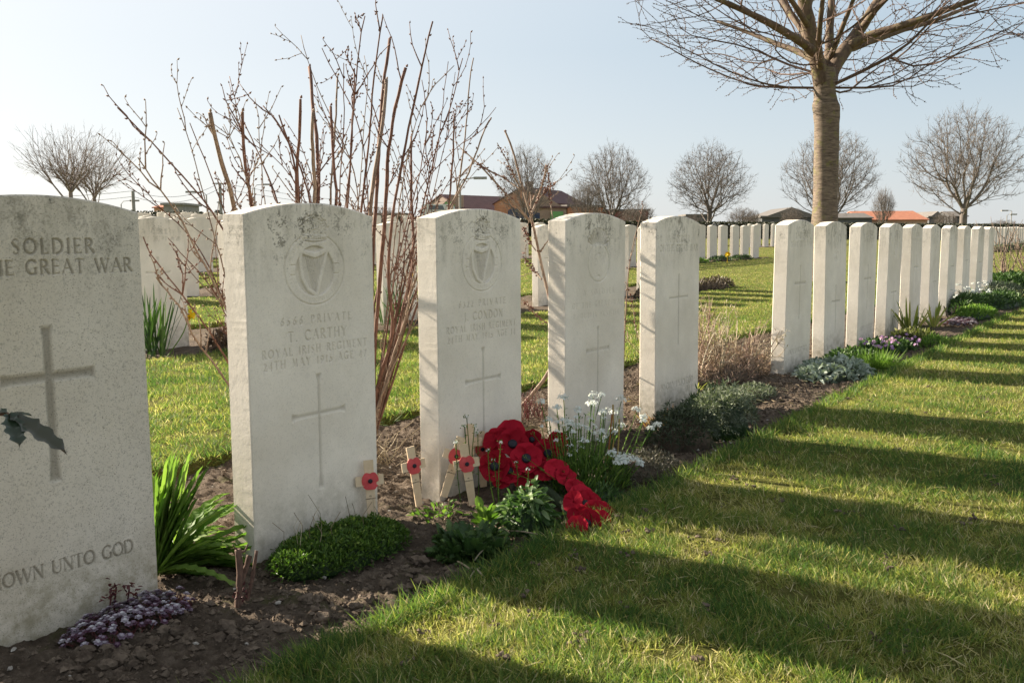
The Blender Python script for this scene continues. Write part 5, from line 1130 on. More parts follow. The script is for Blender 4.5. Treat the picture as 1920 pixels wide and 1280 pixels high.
def build_plants():
    # big leafy clump between the first two stones
    root = plant_root('poppy_plant', -.475, -.085, 'bright green clump of long toothed leaves between the two nearest headstones', 'plant')
    specs = []
    for i in range(96):
        az = random.uniform(-.75, 1.0) if i % 3 else random.uniform(-2.4, 2.4); el = random.uniform(.05, 1.45); specs.append((az, el))
    for i, (az, el) in enumerate(specs):
        if math.cos(az)*math.cos(el) < .05: az = random.uniform(-1.2, 1.2)
        D = np.array([math.cos(az)*math.cos(el), -math.sin(az)*math.cos(el)*.8, math.sin(el)]); L = random.uniform(.16, .29)*(1.2 if el > .7 else 1.)
        if i < 10: D = np.array([.9, random.uniform(-.5, .1), random.uniform(.05, .35)]); L = random.uniform(.20, .28)
        v, f, a = leaves([np.abs(RNG.normal(0, .018, 3))*[1, .8, .3]+[.002, 0, .012]], D, L, random.uniform(.028, .044), T_SERR, random.uniform(.25, .65) if el < 1 else random.uniform(0, .3), up=(0, 0, 1) if el < 1.1 else (-.3, .3, .5))
        mk('leaf', v, f, GREEN1, root, True, a*0+random.uniform(.35, 1))
    # purple stonecrop at the first stone
    def stonecrop(s, n, rx, ry, cnt, label, rs=1.):
        r_ = plant_root('purple_stonecrop', s, n, label); Pd, Nr = dome(cnt, rx, ry, .048, .4, .5); mb = MB()
        for p, q in zip(Pd, Nr):
            q = unit(q+[0, 0, .8]); a = unit(np.cross(q, [.3, .8, .2])); b = np.cross(q, a); k = 9; hue = random.uniform(.2, .75)
            for ring, (rad, up_, m) in enumerate(((.0085, .2, 6), (.0052, .75, 5))):
                t = np.arange(m)*2*math.pi/m+random.random()*6; D = a*np.cos(t)[:, None]+b*np.sin(t)[:, None]+q*up_
                v, f, _ = leaves(np.repeat([p+q*.002*ring], m, 0), D, rad*rs, rad*.75*rs, T_OVAL, 0, up=q); mb.add(v, f, np.clip(hue+.22*ring, 0, 1))
        mb.build('rosettes', PURPLE, r_, True, 'stuff')
        D = rdir(int(cnt*1.2), .1, 1); P2, _ = dome(len(D), rx*.95, ry*.95, .025, .5); v, f, a = leaves(P2, D, .018*rs, .004*rs, T_LEAF, 0); mk('leafy_stems', v, f, MAROON, r_, False, a, 'stuff'); return r_
    r_ = stonecrop(-.635, .075, .14, .070, 260, 'low purple and white stonecrop at the foot of the nearest dark headstone')
    mb = MB()
    for (dx, dy, hh) in ((-.02, .05, .055), (-.005, .055, .07), (.02, .05, .06), (.035, .045, .045)):
        mb.tube([(dx, dy, 0), (dx+.005, dy, hh*.6), (dx+.01, dy, hh)], .0018, 5); v, f, a = leaves(np.repeat([[dx+.008, dy, hh]], 14, 0)+RNG.normal(0, .006, (14, 3)), rdir(14, -.3, 1), .010, .007, T_OVAL); mb.add(v, f, a)
    mb.build('dark_shoots', MAROON, r_, False)
    # cushion saxifrage in front of the second stone
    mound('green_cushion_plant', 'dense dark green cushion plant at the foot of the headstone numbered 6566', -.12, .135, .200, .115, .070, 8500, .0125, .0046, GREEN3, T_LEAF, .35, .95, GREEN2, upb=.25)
    rt = bpy.data.objects['green_cushion_plant']; mb = MB()
    for i in range(16):
        x, y = random.uniform(-.15, .12), random.uniform(-.02, .10); q = [(x, y, .05), (x+random.uniform(-.01, .01), y, .08), (x+random.uniform(-.03, .03), y+random.uniform(-.01, .01), random.uniform(.095, .135))]; mb.tube(q, .0008, 4)
    mb.build('dry_stalks', STRAW, rt, False)
    # pruned rose stump
    root = plant_root('pruned_rose_stump', -.455, .175, 'cut back rose stump with pale sawn ends before the cushion plant', 'shrub')
    root.scale = (.72, .72, .9)
    for i, q in enumerate([[(0, 0, -.02), (.005, 0, .04), (.012, 0, .085), (.006, 0, .135)], [(.004, 0, .045), (.03, .005, .075), (.04, 0, .10), (.046, 0, .112)], [(.02, 0, -.01), (.048, .0, .04), (.062, 0, .085), (.072, 0, .118)], [(.010, 0, .128), (.03, .0, .125), (.042, 0, .14)], [(.008, 0, .13), (-.004, 0, .142), (-.012, 0, .150)]]):
        mb = MB(); Q = bend(q, 14); mb.tube(Q, np.interp(np.linspace(0, 1, 14), [0, 1], [(.0135, .009), (.0085, .0075), (.0062, .0050), (.004, .002), (.003, .0015)][i])*(1+.12*RNG.normal(0, 1, 14)), 9); mb.build('cane', M_CANE, root, True)
    mb = MB()
    for i in range(26): bud(mb, np.array([random.uniform(-.012, .03), random.uniform(-.015, .01), random.uniform(.0, .05)]), RNG.normal(0, 1, 3)+[0, 0, .6], random.uniform(.008, .02), .003)
    mb.build('red_shoots', MAROON, root)
    # weeds and small leaf clumps before the third stone
    def clump(name, label, s, n, cnt, L, Wd, mat, tpl=T_LEAF, r=.03, el=(.1, 1.2), droop=.4, var=(.2, 1), cat='plant', h=.0, leafname='leaf', stuff=False):
        root = plant_root(name, s, n, label, cat); az = RNG.random(cnt)*6.283; e = el[0]+(el[1]-el[0])*RNG.random(cnt)
        D = np.stack([np.cos(az)*np.cos(e), np.sin(az)*np.cos(e), np.sin(e)], 1); P = np.stack([np.cos(az)*r*RNG.random(cnt), np.sin(az)*r*RNG.random(cnt), h*RNG.random(cnt)], 1)
        if stuff or cnt > 60:
            v, f, a = leaves(P, D, L*(.6+.7*RNG.random(cnt)), Wd*(.7+.6*RNG.random(cnt)), tpl, droop*RNG.random(cnt), twist=.4); mk('leaves', v, f, mat, root, True, var[0]+(var[1]-var[0])*a, 'stuff')
        else:
            for p, d in zip(P, D):
                v, f, a = leaves([p], d, L*random.uniform(.6, 1.3), Wd*random.uniform(.7, 1.3), tpl, droop*random.random(), twist=.4); mk('leaf', v, f, mat, root, True, a*0+random.uniform(*var))
        return root
    clump('crumpled_leaf_plant', 'flat plant of crumpled dark green toothed leaves at the lawn edge before the wreath', .06, .385, 420, .046, .026, GREEN2, T_SERR, .085, (.2, 1.3), .5, (.2, .95), h=.035)
    clump('small_bright_weed', 'small bright green weed right below the two crossing poppy crosses', .235, .30, 34, .045, .020, GREEN1, T_OVAL, .02, (.2, 1.4), .3, (.3, 1), h=.05)
    clump('small_leafed_seedlings', 'tiny rounded seedlings among dry stalks under the leftmost poppy crosses', .235, .135, 46, .020, .013, GREEN1, T_OVAL, .07, (.1, 1.3), .2, (.1, .8), h=.03)
    clump('tiny_weed', 'tiny spiky weed on bare soil right of the cushion plant', .14, .225, 14, .02, .004, GREEN1, T_LEAF, .008, (.2, 1.3), .1)
    r_ = mound('leafy_rockcress', 'bushy plant of small pale-edged leaves standing before the red wreath', .275, .40, .075, .065, .125, 430, .030, .013, foliage('rockcress_leaf', [(0, (.035, .075, .020)), (.6, (.08, .15, .045)), (1, (.26, .33, .17))], .3), T_OVAL, .4, .8, GREEN2, droop=.3, upb=.1)
    # dry stalks
    def stalks(name, label, s, n, cnt, r, h, mat=STRAW, rad=.0012, lean=.5):
        root = plant_root(name, s, n, label); mb = MB()
        for _ in range(cnt):
            a = random.random()*6.283; q = random.random()*r; p = np.array([math.cos(a)*q, math.sin(a)*q, -.005]); d = unit(np.array([random.gauss(0, lean), random.gauss(0, lean), 1])); L = h*random.uniform(.4, 1.1)
            Q = np.array([p, p+d*L*.5, p+unit(d+RNG.normal(0, .3, 3))*L]); mb.tube(Q, [rad, rad, rad*.6], 5)
        mb.build('dry_stalk', mat, root, False, 'stuff'); return root
    stalks('dead_stalks', 'bunch of short dead stalks between the poppy crosses', .245, .15, 34, .07, .075, lean=.55)
    stalks('dead_stalks', 'pale dead stalks bending over beside the small bright weed', .30, .30, 14, .06, .06, lean=1.1)
    mb = MB()                                                                       # loose dead twigs on the soil
    root = empty('fallen_twigs', RC(.1, .35, 0), 0, 'loose pale dead twigs lying on the soil before the wreath', 'twigs'); inv = np.array(root.location)
    for (a, b, rr_) in (((948, 995), (1008, 1001), .0018), ((905, 1062), (880, 1085), .0015), ((858, 1052), (880, 1065), .0022), ((880, 1065), (905, 1078), .002), ((890, 1050), (912, 1026), .0014), ((955, 925), (985, 945), .0014), ((935, 990), (955, 998), .0013), ((740, 850), (790, 800), .0025), ((720, 830), (775, 790), .002)):
        P, Q = Gz(*a, -.005), Gz(*b, .01); mb.tube(bend([P-inv, (P+Q)/2-inv+RNG.normal(0, .004, 3)+[0, 0, .006], Q-inv], 7), rr_, 5)
    mb.build('twig', STRAW, root, False, 'stuff')
    # tall thin cress with tiny white flowers in front of the third stone
    root = plant_root('flowering_cress', .42, .11, 'thin tall cress with small white flower tips before the wreath headstone'); fl = MB(); st = MB()
    inv = np.array(root.location); a0 = root.rotation_euler.z; Rm = np.array([[math.cos(a0), math.sin(a0), 0], [-math.sin(a0), math.cos(a0), 0], [0, 0, 1]])
    for (px, py, n_) in ((875, 782, .10), (871, 800, .12), (890, 798, .10), (896, 812, .10), (855, 830, .12), (915, 845, .2), (939, 830, .22), (968, 868, .25), (925, 862, .22), (990, 880, .3)):
        T = Rm@(VN(px, py, n_)-inv); b = np.array([T[0]*.7+random.gauss(0, .015), T[1], 0.]); Q = bend([b, (b+T)/2+RNG.normal(0, .006, 3), T], 10); st.tube(Q, .0013, 5)
        for q in Q[3:]:
            v, f, a = leaves([q]*2, rdir(2, -.2, .7), .011, .004, T_LEAF); st.add(v, f, a)
        for _ in range(7): bud(st, T+RNG.normal(0, .005, 3), RNG.normal(0, 1, 3)+[0, 0, 1.5], .006, .002)
        flower_head(fl, T, .006, 5 if py != 830 else 9, .0038)
    st.build('stem', GREEN1, root, False, 'stuff'); fl.build('florets', WHITEP, root, False, 'stuff')
    # white candytuft clump
    root = plant_root('white_rockcress', .66, .33, 'large clump of thin stems with white flower heads right of the wreath', 'flowering plant'); inv = np.array(root.location); fl = MB(); st = MB(); fo = MB()
    cnt = 1500; Pd, Nr = dome(cnt, .17, .13, .105, .7, .4); v, f, a = leaves(Pd, unit(Nr*.5+RNG.normal(0, .5, (cnt, 3))+[0, 0, .9]), .032, .0042, T_LEAF, .1, twist=.6); fo.add(v, f, a)
    for (px, py, n_, R_) in ((1057, 748, .22, .015), (1084, 770, .24, .011), (1112, 745, .20, .015), (1128, 742, .18, .010), (1165, 752, .2, .018), (1108, 760, .22, .014), (1130, 775, .22, .010), (1195, 770, .3, .013), (1208, 783, .3, .012), (1232, 798, .36, .012), (1220, 804, .36, .010), (1205, 790, .35, .010), (1068, 795, .3, .012), (1080, 800, .3, .010), (1044, 765, .26, .010), (1165, 800, .3, .011), (1150, 775, .25, .012), (1015, 755, .2, .010), (1030, 790, .2, .012),
                            (1150, 853, .42, .014), (1163, 860, .43, .015), (1178, 862, .44, .015), (1192, 866, .45, .014), (1170, 868, .45, .013), (1200, 872, .46, .010), (1158, 868, .44, .010)):
        T = Rm@(VN(px, py, n_)-inv); b = np.array([T[0]*.55, T[1]*.6, .0]); Q = bend([b, (b+T)/2+RNG.normal(0, .008, 3), T], 10); st.tube(Q, .0014, 5)
        for q in Q[3:-1]:
            v, f, a = leaves([q]*2, rdir(2, -.2, .8), .016, .0042, T_LEAF); st.add(v, f, a)
        flower_head(fl, T, R_*1.5, int(16+R_*1900), .0046)
    for _ in range(46):
        T = np.array([random.uniform(-.11, .20), random.gauss(.02, .05), random.uniform(.12, .235)]); st.tube(bend([T*[.6, .6, 0], T*[.85, .85, .5], T], 8), .0012, 5); flower_head(fl, T, random.uniform(.007, .013), random.randint(6, 16), .0042)
        for _ in range(4): v, f, a = leaves([T*random.uniform(.4, .9)], rdir(1, -.1, .8), .015, .004, T_LEAF); st.add(v, f, a)
    for _ in range(46):
        x, y = random.gauss(0, .09), random.gauss(0, .07); T = np.array([x*1.25, y*1.2, random.uniform(.10, .20)]); Q = bend([(x*.7, y*.7, 0), T*.6, T], 8); st.tube(Q, .0011, 4)
        for _ in range(5): bud(st, T+RNG.normal(0, .004, 3), RNG.normal(0, 1, 3)+[0, 0, 1.5], .006, .002)
    fo.build('foliage', GREEN3, root, False, 'stuff'); st.build('stems', GREEN1, root, False, 'stuff'); fl.build('flower_heads', WHITEP, root, False, 'stuff')
    mb = MB()
    for (x, h_) in ((.10, .22), (.13, .25), (.16, .2)): mb.tube(bend([(x, -.02, 0), (x+.01, -.03, h_*.5), (x+random.uniform(-.03, .05), -.03, h_)], 9), .0024, 6)
    mb.build('woody_stem', REDLEAF, root)
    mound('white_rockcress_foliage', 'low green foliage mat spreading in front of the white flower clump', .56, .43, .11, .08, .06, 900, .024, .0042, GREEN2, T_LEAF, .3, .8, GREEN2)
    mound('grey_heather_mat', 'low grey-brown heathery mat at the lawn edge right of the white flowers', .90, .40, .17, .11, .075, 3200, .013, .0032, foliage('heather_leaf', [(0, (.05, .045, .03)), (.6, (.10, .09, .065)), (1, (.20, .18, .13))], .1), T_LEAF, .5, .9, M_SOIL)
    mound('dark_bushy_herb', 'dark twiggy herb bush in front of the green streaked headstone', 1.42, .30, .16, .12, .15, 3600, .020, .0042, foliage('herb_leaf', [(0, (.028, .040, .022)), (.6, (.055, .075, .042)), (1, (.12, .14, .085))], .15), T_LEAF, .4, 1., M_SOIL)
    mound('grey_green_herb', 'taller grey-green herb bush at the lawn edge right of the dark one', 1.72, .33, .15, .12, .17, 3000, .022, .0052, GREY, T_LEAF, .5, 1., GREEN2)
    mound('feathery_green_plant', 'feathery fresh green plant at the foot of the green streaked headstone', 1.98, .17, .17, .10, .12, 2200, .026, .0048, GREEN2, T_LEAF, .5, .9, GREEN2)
    r_ = clump('orange_spiky_plant', 'spiky orange-red grassy plant at the left foot of the green streaked headstone', 1.66, .12, 58, .085, .0065, REDLEAF, T_LEAF, .10, (.5, 1.5), .35, (0, 1))
    mound('grey_mat_plant', 'pale grey-green mat on bare soil right of the green streaked headstone', 2.52, .12, .22, .11, .055, 2200, .018, .005, GREY, T_LEAF, .5, .9, M_SOIL)
    clump('hosta_shoot', 'pale cream-edged young leaves between the grenade stone and the streaked stone', 1.72, -.17, 12, .085, .028, foliage('cream_leaf', [(0, (.25, .40, .06)), (1, (.62, .66, .35))], .4), T_OVAL, .015, (.5, 1.3), .5)
    clump('strap_leaf_tuft', 'small tuft of curled yellow-green strap leaves right of the streaked headstone', 2.42, -.12, 22, .11, .008, IRIS, T_STRAP, .03, (.2, 1.2), .6)
    # brushwood shrub in the gap
    root = plant_root('dry_brushwood_shrub', 3.02, -.30, 'dry pale twiggy shrub filling the gap between the streaked headstone and the next', 'shrub')
    for i in range(70):
        mb = MB(); a = random.random()*6.283; q = random.random()*.46; p = np.array([math.cos(a)*q, math.sin(a)*q*.55, -.01]); d = unit(np.array([random.gauss(0, .45), random.gauss(0, .35), 1])); L = random.uniform(.17, .40)
        Q = bend([p, p+d*L*.5+RNG.normal(0, .01, 3), p+d*L], 8); mb.tube(Q, [.0035]*4+[.003, .0026, .002, .0016], 5)
        for _ in range(7):
            j = random.randrange(2, 8); e = unit(d+RNG.normal(0, .75, 3)); l2 = random.uniform(.04, .13); R2 = np.array([Q[j], Q[j]+e*l2*.5, Q[j]+unit(e+[0, 0, .5])*l2]); mb.tube(R2, [.0018, .0015, .0011], 4)
            v, f, a_ = leaves(R2[[1, 1, 2, 2]]+RNG.normal(0, .006, (4, 3)), rdir(4, -.2, 1), .022, .006, T_LEAF); mb.add(v, f, a_)
        mb.build('branch', (STRAW2, BRUSH, STRAW2)[i % 3], root, False)
    mound('pale_undergrowth', 'pale tangled undergrowth beneath the dry twiggy shrub', 3.0, -.22, .44, .22, .13, 3600, .034, .0038, BRUSH, T_LEAF, .6, 1.2, M_SOIL)
    mb = MB(); root = plant_root('dry_leaf_litter', 2.75, -.05, 'dry leaf and stalk litter on the soil of the wide gap', 'litter')
    Pl = np.stack([RNG.normal(0, .38, 360), RNG.normal(0, .20, 360), np.abs(RNG.normal(0, .008, 360))], 1); v, f, a = leaves(Pl, rdir(360, -.1, .25), .035, .006, T_LEAF, 0, twist=1.5); mk('litter', v, f, STRAW, root, False, a, 'stuff')
    # behind the third/fourth stones
    mound('grey_shoots_behind', 'small grey-green shoots seen in the gap left of the grenade stone', 1.30, -.52, .13, .09, .10, 700, .035, .006, GREY, T_LEAF, .4, .6, M_SOIL)
    stalks('red_shoots_behind', 'reddish dry shoots beside the grey-green ones in the gap', 1.52, -.45, 30, .07, .14, MAROON, .0018, .3)
    stalks('dry_twigs_behind', 'dry twigs on the soil behind the poppy crosses between the harp stones', .62, -.42, 40, .16, .12, STRAW, .0015, 1.2)
    # silver lamb's ear and what follows along the row
    mound('silver_plant', 'silvery felted plant at the foot of the first headstone beyond the gap', 3.42, .25, .30, .17, .085, 900, .060, .018, SILVER, T_OVAL, .5, .8, GREY, droop=.4)
    mound('dark_leafed_plant', 'low dark green scalloped leaves between the silvery plant and the grass tussock', 3.95, .20, .22, .14, .09, 900, .035, .020, GREEN2, T_SERR, .4, .7, GREEN2)
    clump('grass_tussock', 'bright green grassy tussock spilling towards the lawn', 3.80, .38, 900, .13, .0040, GREEN1, T_LEAF, .09, (.45, 1.5), .7, (.3, 1))
    r_ = mound('mauve_primroses', 'mauve flowering primroses before the headstone with the tall oval badge', 4.75, .20, .34, .15, .06, 900, .045, .022, GREEN2, T_OVAL, .4, .8, GREEN2); fl = MB()
    for _ in range(58): flower_head(fl, (random.gauss(0, .22), random.gauss(-.04, .07), random.uniform(.05, .085)), .010, 5, .010)
    fl.build('flowers', MAUVE, r_, False, 'stuff')
    mound('brown_leafed_plant', 'brownish green leafy plant between the primroses and the sword leaves', 5.45, .22, .30, .14, .07, 800, .04, .015, foliage('bronze_leaf', [(0, (.05, .04, .025)), (.6, (.09, .11, .03)), (1, (.20, .20, .06))], .25), T_LEAF, .5, .9, M_SOIL)
    clump('sword_leaves', 'upright yellow-green sword leaves, left of two tufts', 5.80, .12, 26, .26, .022, IRIS, T_STRAP, .05, (1.0, 1.5), .15)
    clump('sword_leaves', 'smaller leaning sword leaves, right of two tufts', 6.55, .14, 16, .20, .018, IRIS, T_STRAP, .05, (.8, 1.4), .3)
    stonecrop(6.95, .26, .30, .13, 260, 'dark purple stonecrop patch far along the front bed', 1.8)
    mound('yellow_green_weeds', 'straggly yellow-green weeds at the lawn edge below the sword leaves', 5.2, .40, .22, .09, .06, 500, .05, .007, GREEN1, T_LEAF, .4, .9, M_SOIL)
    stalks('pruned_stubs', 'short pink-brown pruned stubs above the far purple stonecrop', 7.35, .12, 7, .04, .14, M_STEM2, .008, .25)
    mound('green_mat', 'bright green mat in the shade of the last headstones', 7.6, .28, .45, .16, .10, 1500, .035, .011, GREEN1, T_OVAL, .3, .7, GREEN2)
    r_ = mound('white_flower_clump', 'far clump of white flowers between the last headstones', 8.1, .14, .42, .16, .20, 1500, .05, .009, GREEN2, T_LEAF, .4, .7, GREEN2); fl = MB()
    for _ in range(40): flower_head(fl, (random.gauss(0, .26), random.gauss(-.04, .09), random.uniform(.18, .30)), .014, 6, .009)
    fl.build('flowers', WHITEP, r_, False, 'stuff')
    mound('dark_low_shrub', 'dark low shrub at the end of the front bed', 9.2, .25, .55, .22, .16, 1800, .04, .014, GREEN2, T_LEAF, .4, .9, GREEN2)
    mound('grey_blue_shrub', 'grey-blue low shrub under the last headstone', 10.3, .10, .45, .25, .18, 1400, .05, .010, GREY, T_LEAF, .4, .9, GREEN2)
    # bed beyond the row at the far right
    for i, (s, n, h_, l) in enumerate(((13.2, -.25, 1.0, 'bare many-stemmed shrub in the far right bed, nearest to the headstones'), (14.6, -.1, .9, 'bare many-stemmed shrub at the very right edge'))):
        root = plant_root('small_bare_shrub', s, n, l, 'shrub')
        for j in range(12):
            mb = MB(); d = unit(np.array([random.gauss(0, .28), random.gauss(0, .28), 1])); L = h_*random.uniform(.5, 1); twig(mb, np.array([random.gauss(0, .03), random.gauss(0, .03), -.02]), d, L, .009, False, 2); mb.build('stem', M_STEM2, root, True)
    mound('low_green_shrub', 'low mossy green shrub at the left end of the far right bed', 12.7, -.1, .5, .3, .22, 1500, .05, .02, GREEN2, T_OVAL, .4, .9, GREEN2)
    stalks('pruned_roses', 'pruned brown rose stalks in the far right bed', 14.2, .1, 46, .9, .16, M_STEM, .006, .6)
    # plants at the first row behind
    def daffodils(name, s, n, cnt, label, flowers, h=.30):
        root = plant_root(name, s, n, label, 'flowering plant')
        for i in range(cnt):
            az = random.random()*6.283; e = random.uniform(1.05, 1.5); D = np.array([math.cos(az)*math.cos(e), math.sin(az)*math.cos(e), math.sin(e)])
            v, f, a = leaves([np.array([random.gauss(0, .05), random.gauss(0, .04), -.01])], D, h*random.uniform(.7, 1.15), .013, T_STRAP, random.uniform(0, .15), twist=.6); mk('leaf', v, f, GREEN2, root, True, a*0+random.uniform(.2, 1))
        for (x, y, z) in flowers:
            st = MB(); st.tube(bend([(x*.4, y*.4, 0), (x*.9, y*.9, z*.6), (x, y, z)], 9), .0035, 6); st.build('flower_stem', GREEN1, root); fl = MB()
            q = unit(np.array([.55, -.75, -.15])); a_ = unit(np.cross(q, [0, 0, 1])); b_ = np.cross(q, a_); t = np.arange(6)*math.pi/3
            v, f, a = leaves(np.repeat([[x, y, z]], 6, 0), a_*np.cos(t)[:, None]+b_*np.sin(t)[:, None]+q*.15, .044, .032, T_OVAL, 0, up=q); fl.add(v, f, a)
            fl.tube([np.array([x, y, z])+q*u for u in (0, .012, .028, .034)], [.010, .014, .019, .026], 10, cap=False); fl.build('flower', YELLOW, root, True)
    daffodils('daffodil_clump', 1.66, -3.30, 46, 'daffodil leaves with one yellow flower seen right of the nearest headstone', ((.20, -.10, .25),), .44)
    daffodils('daffodil_clump', 3.98, -3.42, 40, 'daffodil leaves behind the shrub stems between the two harp stones', ((.06, -.1, .42), ), .38)
    daffodils('daffodil_clump', 8.4, -3.4, 12, 'few daffodil leaves low in the first row behind, right of the budding sapling', (), .2)
    root = empty('far_daffodil', RC(17.6, -6.2, float(elev_sn(17.6, -6.2))), 0, 'single yellow daffodil spot right of the green streaked headstone', 'flower'); fl = MB()
    flower_head(fl, (0, 0, .18), .05, 20, .05); fl.tube([(0, 0, 0), (0, 0, .18)], .008, 5); fl.build('flower', YELLOW, root)
    def bmound(nm, label, s, n, rx, h, mat=GREEN2, c=700): return mound(nm, label, s, n, rx, rx*.5, h, c, .05, .014, mat, T_LEAF, .5, .9, M_SOIL)
    bmound('brown_clump_behind', 'brown dead foliage beside the daffodils at the left', 2.35, -3.25, .32, .14, foliage('dead_leaf', [(0, (.06, .035, .028)), (1, (.20, .13, .09))], .1), 1100)
    bmound('green_clump_behind', 'green clump at the foot of the second stone behind, left of the harp stone', 5.2, -6.8, .30, .12)
    bmound('low_clump_behind', 'low brownish plants at the stone foot seen between the shrub stems', 4.6, -3.2, .30, .10, BROWN)
    clump('ornamental_grass', 'pale ornamental grass tuft seen left of the grenade stone', 7.25, -3.38, 300, .30, .006, IRIS, T_LEAF, .05, (.6, 1.5), .5)
    bmound('dark_clump_behind', 'dark low plants seen left of the grenade stone', 6.7, -3.3, .3, .10)
    bmound('heather_behind', 'pinkish heather strip seen between the grenade and streaked stones', 8.3, -3.25, .4, .12, BROWN, 900)
    bmound('brown_shrub_behind', 'brown low shrub right of the streaked stone in the first row behind', 10.1, -3.3, .45, .16, BROWN, 900)
    for i, s in enumerate((14.2, 15.1, 16.0, 17.3, 18.6)): bmound('row_plant', ('dark low plants', 'brown low plants', 'yellow-green low plants', 'dark cushion plant', 'small dark plants')[i]+' before the block of five distant headstones', s+1.2, -6.75, .45, .13, (GREEN2, BROWN, GREEN1, GREEN2, GREEN2)[i])
    for i, s in enumerate((33.2, 36.5, 40.)): bmound('far_row_plant', ('green plants before the start of the far right headstones', 'dark plants in the middle of the far right headstones', 'low plants farther along the far right headstones')[i], s, -3.15, .9, .28, GREEN2, 500)
    # holly twig reaching in at the left
    root = empty('holly_shrub', (-1.02, 1.02, -.03), 0, 'dark prickly holly twig reaching in front of the nearest headstone', 'shrub'); inv = np.array(root.location)
    J = V(16, 777, 1.13)-inv; mb = MB(); mb.tube(bend([(0, 0, 0), (.02, 0, .25), (.10, .04, .44), J-[.14, 0, -.01], J], 18), np.linspace(.010, .0022, 18), 7); mb.build('branch', M_STEM, root, True)
    def holly(P, Q, w, up):
        t = np.linspace(0, 1, 17); spn = [(.12, 1), (.32, 1), (.52, 1), (.74, 1)]; prof = []
        for u in t: prof.append(w*(math.sin(math.pi*min(1, u*.92+.04))**.8)*(.62+.55*max(0, 1-abs(((u*4.2) % 1)-.5)/.22)*1.)*(1 if u < .93 else .2))
        tp = _leaf(list(t[1:-1]), [p/w*.5 for p in prof[1:-1]]); d = Q-P; v, f, a = leaves([P], d, np.linalg.norm(d), w, tp, .12, up=up); mk('leaf', v, f, HOLLY, root, True, a)
    K = J
    holly(K, V(126, 838, 1.12)-inv, .030, (.1, -.5, 1)); holly(K, V(36, 832, 1.10)-inv, .030, (.6, -.6, .4)); holly(K, V(60, 775, 1.14)-inv, .011, (0, -.3, 1)); holly(K, V(-60, 760, 1.13)-inv, .022, (0, -.3, 1)); holly(K-[.02, 0, 0], V(-50, 820, 1.1)-inv, .022, (.2, -.5, 1))
    for i in range(26):
        b_ = np.array([random.gauss(-.02, .10), random.gauss(0, .10), random.uniform(.05, .42)]); b_[0] = min(b_[0], .10); e = b_+RNG.normal(0, .045, 3)+[-.02, 0, .01]
        if random.random() < .8: holly(b_, e, .026, (0, 0, 1))
        mb = MB(); mb.tube([b_*[.5, .5, .9], b_], .0025, 5); mb.build('side_twig', M_STEM, root)
build_plants()

